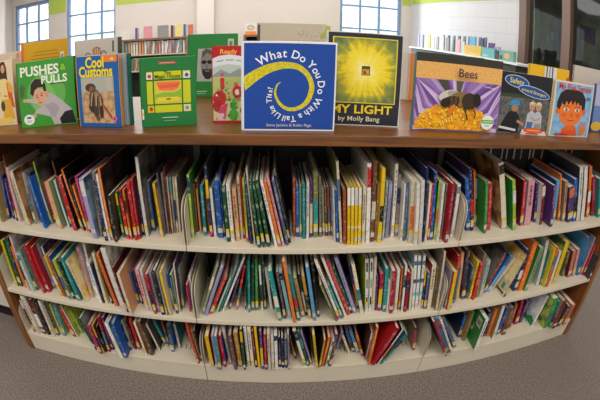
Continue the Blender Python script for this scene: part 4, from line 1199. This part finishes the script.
# standing books displayed on top of it
for px, py, w_, h_, c, lb in ((125, 27, .20, .17, 'white', 'pale lilac-white'), (136, 26, .03, .19, 'purple', 'narrow purple'), (148, 25, .18, .2, 'pink', 'pinkish cream'), (163, 25, .22, .2, 'grey', 'grey patterned'), (172, 25, .05, .19, 'brown', 'narrow brown'), (179, 24, .11, .2, 'paleyellow', 'pale yellow'), (184.5, 24, .04, .2, 'slate', 'narrow slate'), (190.5, 25, .10, .19, 'salmon', 'red and cream')):
    P = at_y(px, 38, FY+.08)
    small_book(P[0], FY+.08, zt1, w_*.86, h_, .012 if w_ > .08 else .1, c, label=f'{lb} book standing on the far oak bookcase top', group='books standing on the far oak bookcase', face=1)
# second one further along
cx0, cx1 = at_y(243.5, 40, FY)[0], at_y(331, 40, FY)[0]; zt2 = at_y(262, 34.6, FY)[2]
bookcase('oak_bookcase', 'oak bookcase on the far wall behind the tall beige book', cx0, cx1, FY, zt2, [zt2-.28, zt2-.56, .2])
P0, P1 = at_y(245.3, 34, FY+.03), at_y(256, 34, FY+.03)
bk = empty('activity_book', (P0[0], FY+.03, zt2+.001)); tag(bk, 'small white and orange book standing on the far bookcase', 'book'); W = P1[0]-P0[0]; H = at_y(250, 23.5, FY+.03)[2]-zt2
MB().box((0, 0, 0), (W, .02, H)).build('cover', mat('board_e8e0d2', 'e8e0d2'), bk); a = Art(W, H); a.rect(0, 0, 1, .3, 'e8843a'); a.ell(.5, .62, .36, .26, '9aa8c8'); a.ell(.5, .6, .2, .16, 'e3c24a'); a.build('cover_print', bk)
o = small_book(at_y(327.5, 30, FY+.03)[0], FY+.03, zt2, .09, .16, .02, 'lime', label='yellow-green book standing on the far bookcase behind the sun book'); 
# right-hand counter shelf with white top
D1, D2 = ray(409, 46), ray(476, 58)
CT = 1.285
ca = EYE+D1*((CT-EYE[2])/D1[2]) if D1[2] < 0 else None
dirn = lambda px, d: EYE[:2]+d*(lambda v: v[:2]/np.linalg.norm(v[:2]))(ray(px, 48))
a0 = dirn(410, 6.05); a1 = dirn(490, 3.7); dC = (a1-a0)/np.linalg.norm(a1-a0); angC = math.atan2(dC[1], dC[0]); LC = np.linalg.norm(a1-a0)+.5
cs = empty('low_bookshelf', (a0[0], a0[1], 0), rz=angC); tag(cs, 'low dark shelf unit with white top along the block wall, lined with small books', 'shelf unit')
TOPW = mat('white_laminate', 'e6e4e4', rough=.35, var=.03)
MB().box((-.05, 0, CT-.02), (LC, .30, CT)).build('top_board', TOPW, cs); MB().box((0, .02, 0), (LC-.05, .28, CT-.021)).build('cabinet_body', mat('dark_front', '3b3630', rough=.6), cs)
def oncounter(px, off): 
    n = np.array((-dC[1], dC[0])); p0 = a0+n*off; v = ray(px, 48)[:2]; e = EYE[:2]
    A_ = np.array([[v[0], -dC[0]], [v[1], -dC[1]]]); s = np.linalg.solve(A_, p0-e); return e+v*s[0]
for px, h_, w_, c, lb in ((418, .21, .06, 'lavender', 'pale lilac'), (422.5, .20, .05, 'slate', 'slate blue'), (428.5, .20, .09, 'yellow', 'yellow'), (433, .16, .05, 'white', 'white'), (437, .18, .07, 'grey', 'pale grey'), (441.5, .19, .09, 'white', 'tall white'), (447, .17, .09, 'taupe', 'taupe picture'), (453.5, .15, .04, 'charcoal', 'charcoal'), (458, .16, .09, 'pink', 'pinkish white'), (463, .14, .05, 'mint', 'pale mint'), (472, .20, .14, 'sky', 'light blue'), (481, .19, .08, 'navy', 'dark navy'), (491, .15, .11, 'purple', 'purple'), (497, .12, .1, 'lavender', 'lilac-grey')):
    p = oncounter(px, .12); small_book(p[0], p[1], CT, w_*1.15, h_, .012, c, rz=angC, label=f'{lb} small book standing on the white-topped shelf unit', group='small books on the white-topped shelf unit')
# dark row of books behind them
for k in range(9):
    p = oncounter(443+k*5.2, .235); c = ['slate', 'navy', 'teal', 'charcoal', 'slate', 'black', 'navy', 'taupe', 'slate'][k]
    small_book(p[0], p[1], CT, .07, .21, .01, c, rz=angC, label=f'{NUM[k]} dark book along the back row on the white-topped shelf unit', group='dark books at the back of the white-topped shelf unit')
def cface(pl, pr, pt, pb, col, label, off=.02, art=None):
    A_, B_ = oncounter(pl, off), oncounter(pr, off); W = np.linalg.norm(B_-A_); dd = np.linalg.norm(A_-EYE[:2])
    n = np.array((-dC[1], dC[0], 0)); H = at_plane((pl+pr)/2, pt, (A_[0], A_[1], 0), n)[2]-CT
    r = empty('display_book', (A_[0], A_[1], CT+.001), rz=angC); tag(r, label, 'book', 'display books at the front of the shelf unit'); MB().box((0, 0, 0), (W*.97, .03, max(.08, H))).build('cover', mat('board_'+col, col, rough=.4, var=.06), r)
    a = Art(W*.97, max(.08, H)); art(a); a.build('cover_print', r)
cface(464, 481.5, 45.5, 58, 'e0bb2a', 'yellow display book with faint lines on the white-topped shelf unit', art=lambda a: [a.strip([(.1, .8-.15*k), (.9, .8-.15*k)], .004, 'c49a1c') for k in range(4)])
cface(482, 495, 48, 60, '63aeb4', 'pale teal display book beside the yellow one on the shelf unit', art=lambda a: a.rect(.1, .1, .5, .3, '8cc8ca'))
cface(499.5, 514.5, 51, 70, '6aa596', 'sea-green display book with peach figure on the shelf unit', art=lambda a: [a.ell(.55, .5, .2, .3, 'd9a880'), a.rect(.05, .1, .25, .5, '3f4a48')])
cface(495.6, 499, 52, 61, '2f3230', 'narrow black display box between the two teal books', art=lambda a: a.rect(.2, .2, .8, .5, '4a4d4a'))
# low cabinet behind the left end of the bookcase
cb = empty('low_cabinet', (-1.80, .15, 0)); tag(cb, 'low cream cabinet with black toe kick beside the bookcase end', 'cabinet')
MB().box((-.55, .0, .10), (.55, .4, .62)).build('cabinet_body', mat('cream_laminate', 'd9d2c2', rough=.5, var=.03), cb)
MB().box((-.53, .03, .001), (.53, .38, .099)).build('toe_kick', mat('black_vinyl', '17161a', rough=.5), cb)

# ---------------------------------------------------------------- light
def area(name, loc, rot, sx, sy, power, col=(1, 1, 1)):
    l = bpy.data.lights.new(name, 'AREA'); l.shape = 'RECTANGLE'; l.size = sx; l.size_y = sy; l.energy = power; l.color = col
    o = bpy.data.objects.new(name, l); COL.objects.link(o); o.location = loc; o.rotation_euler = rot; return o
area('ceiling_light', (0, -1.6, 2.95), (0, 0, 0), 4.5, 1.2, 95, (1, .95, .88))
area('ceiling_light', (0, 1.6, 2.95), (0, 0, 0), 5, 1.2, 95, (1, .96, .9))
area('ceiling_light', (-1, 4.0, 2.95), (0, 0, 0), 6, 1.0, 105, (1, .97, .93))
area('window_light', (-3.2, WY-.25, 1.7), (-PI/2, 0, 0), 4.2, 1.8, 40, (.85, .93, 1))
area('window_light', (1.5, WY-.25, 1.7), (-PI/2, 0, 0), 1.5, 1.5, 22, (.85, .93, 1))
area('office_fill', tuple(PR0+dR*(sB+.1)+nR*1.1+np.array((0, 0, 2.8))), (0, 0, 0), 1.6, .6, 14, (.95, 1, .95))  # unseen fill lamp added to brighten the office behind the glass
wld = bpy.data.worlds.new('world'); sc.world = wld; wld.use_nodes = True
bg = wld.node_tree.nodes['Background']; bg.inputs[0].default_value = (1, .96, .92, 1); bg.inputs[1].default_value = .62
sc.view_settings.view_transform = 'Standard'; sc.view_settings.look = 'None'; sc.view_settings.exposure = 0; sc.view_settings.gamma = 1
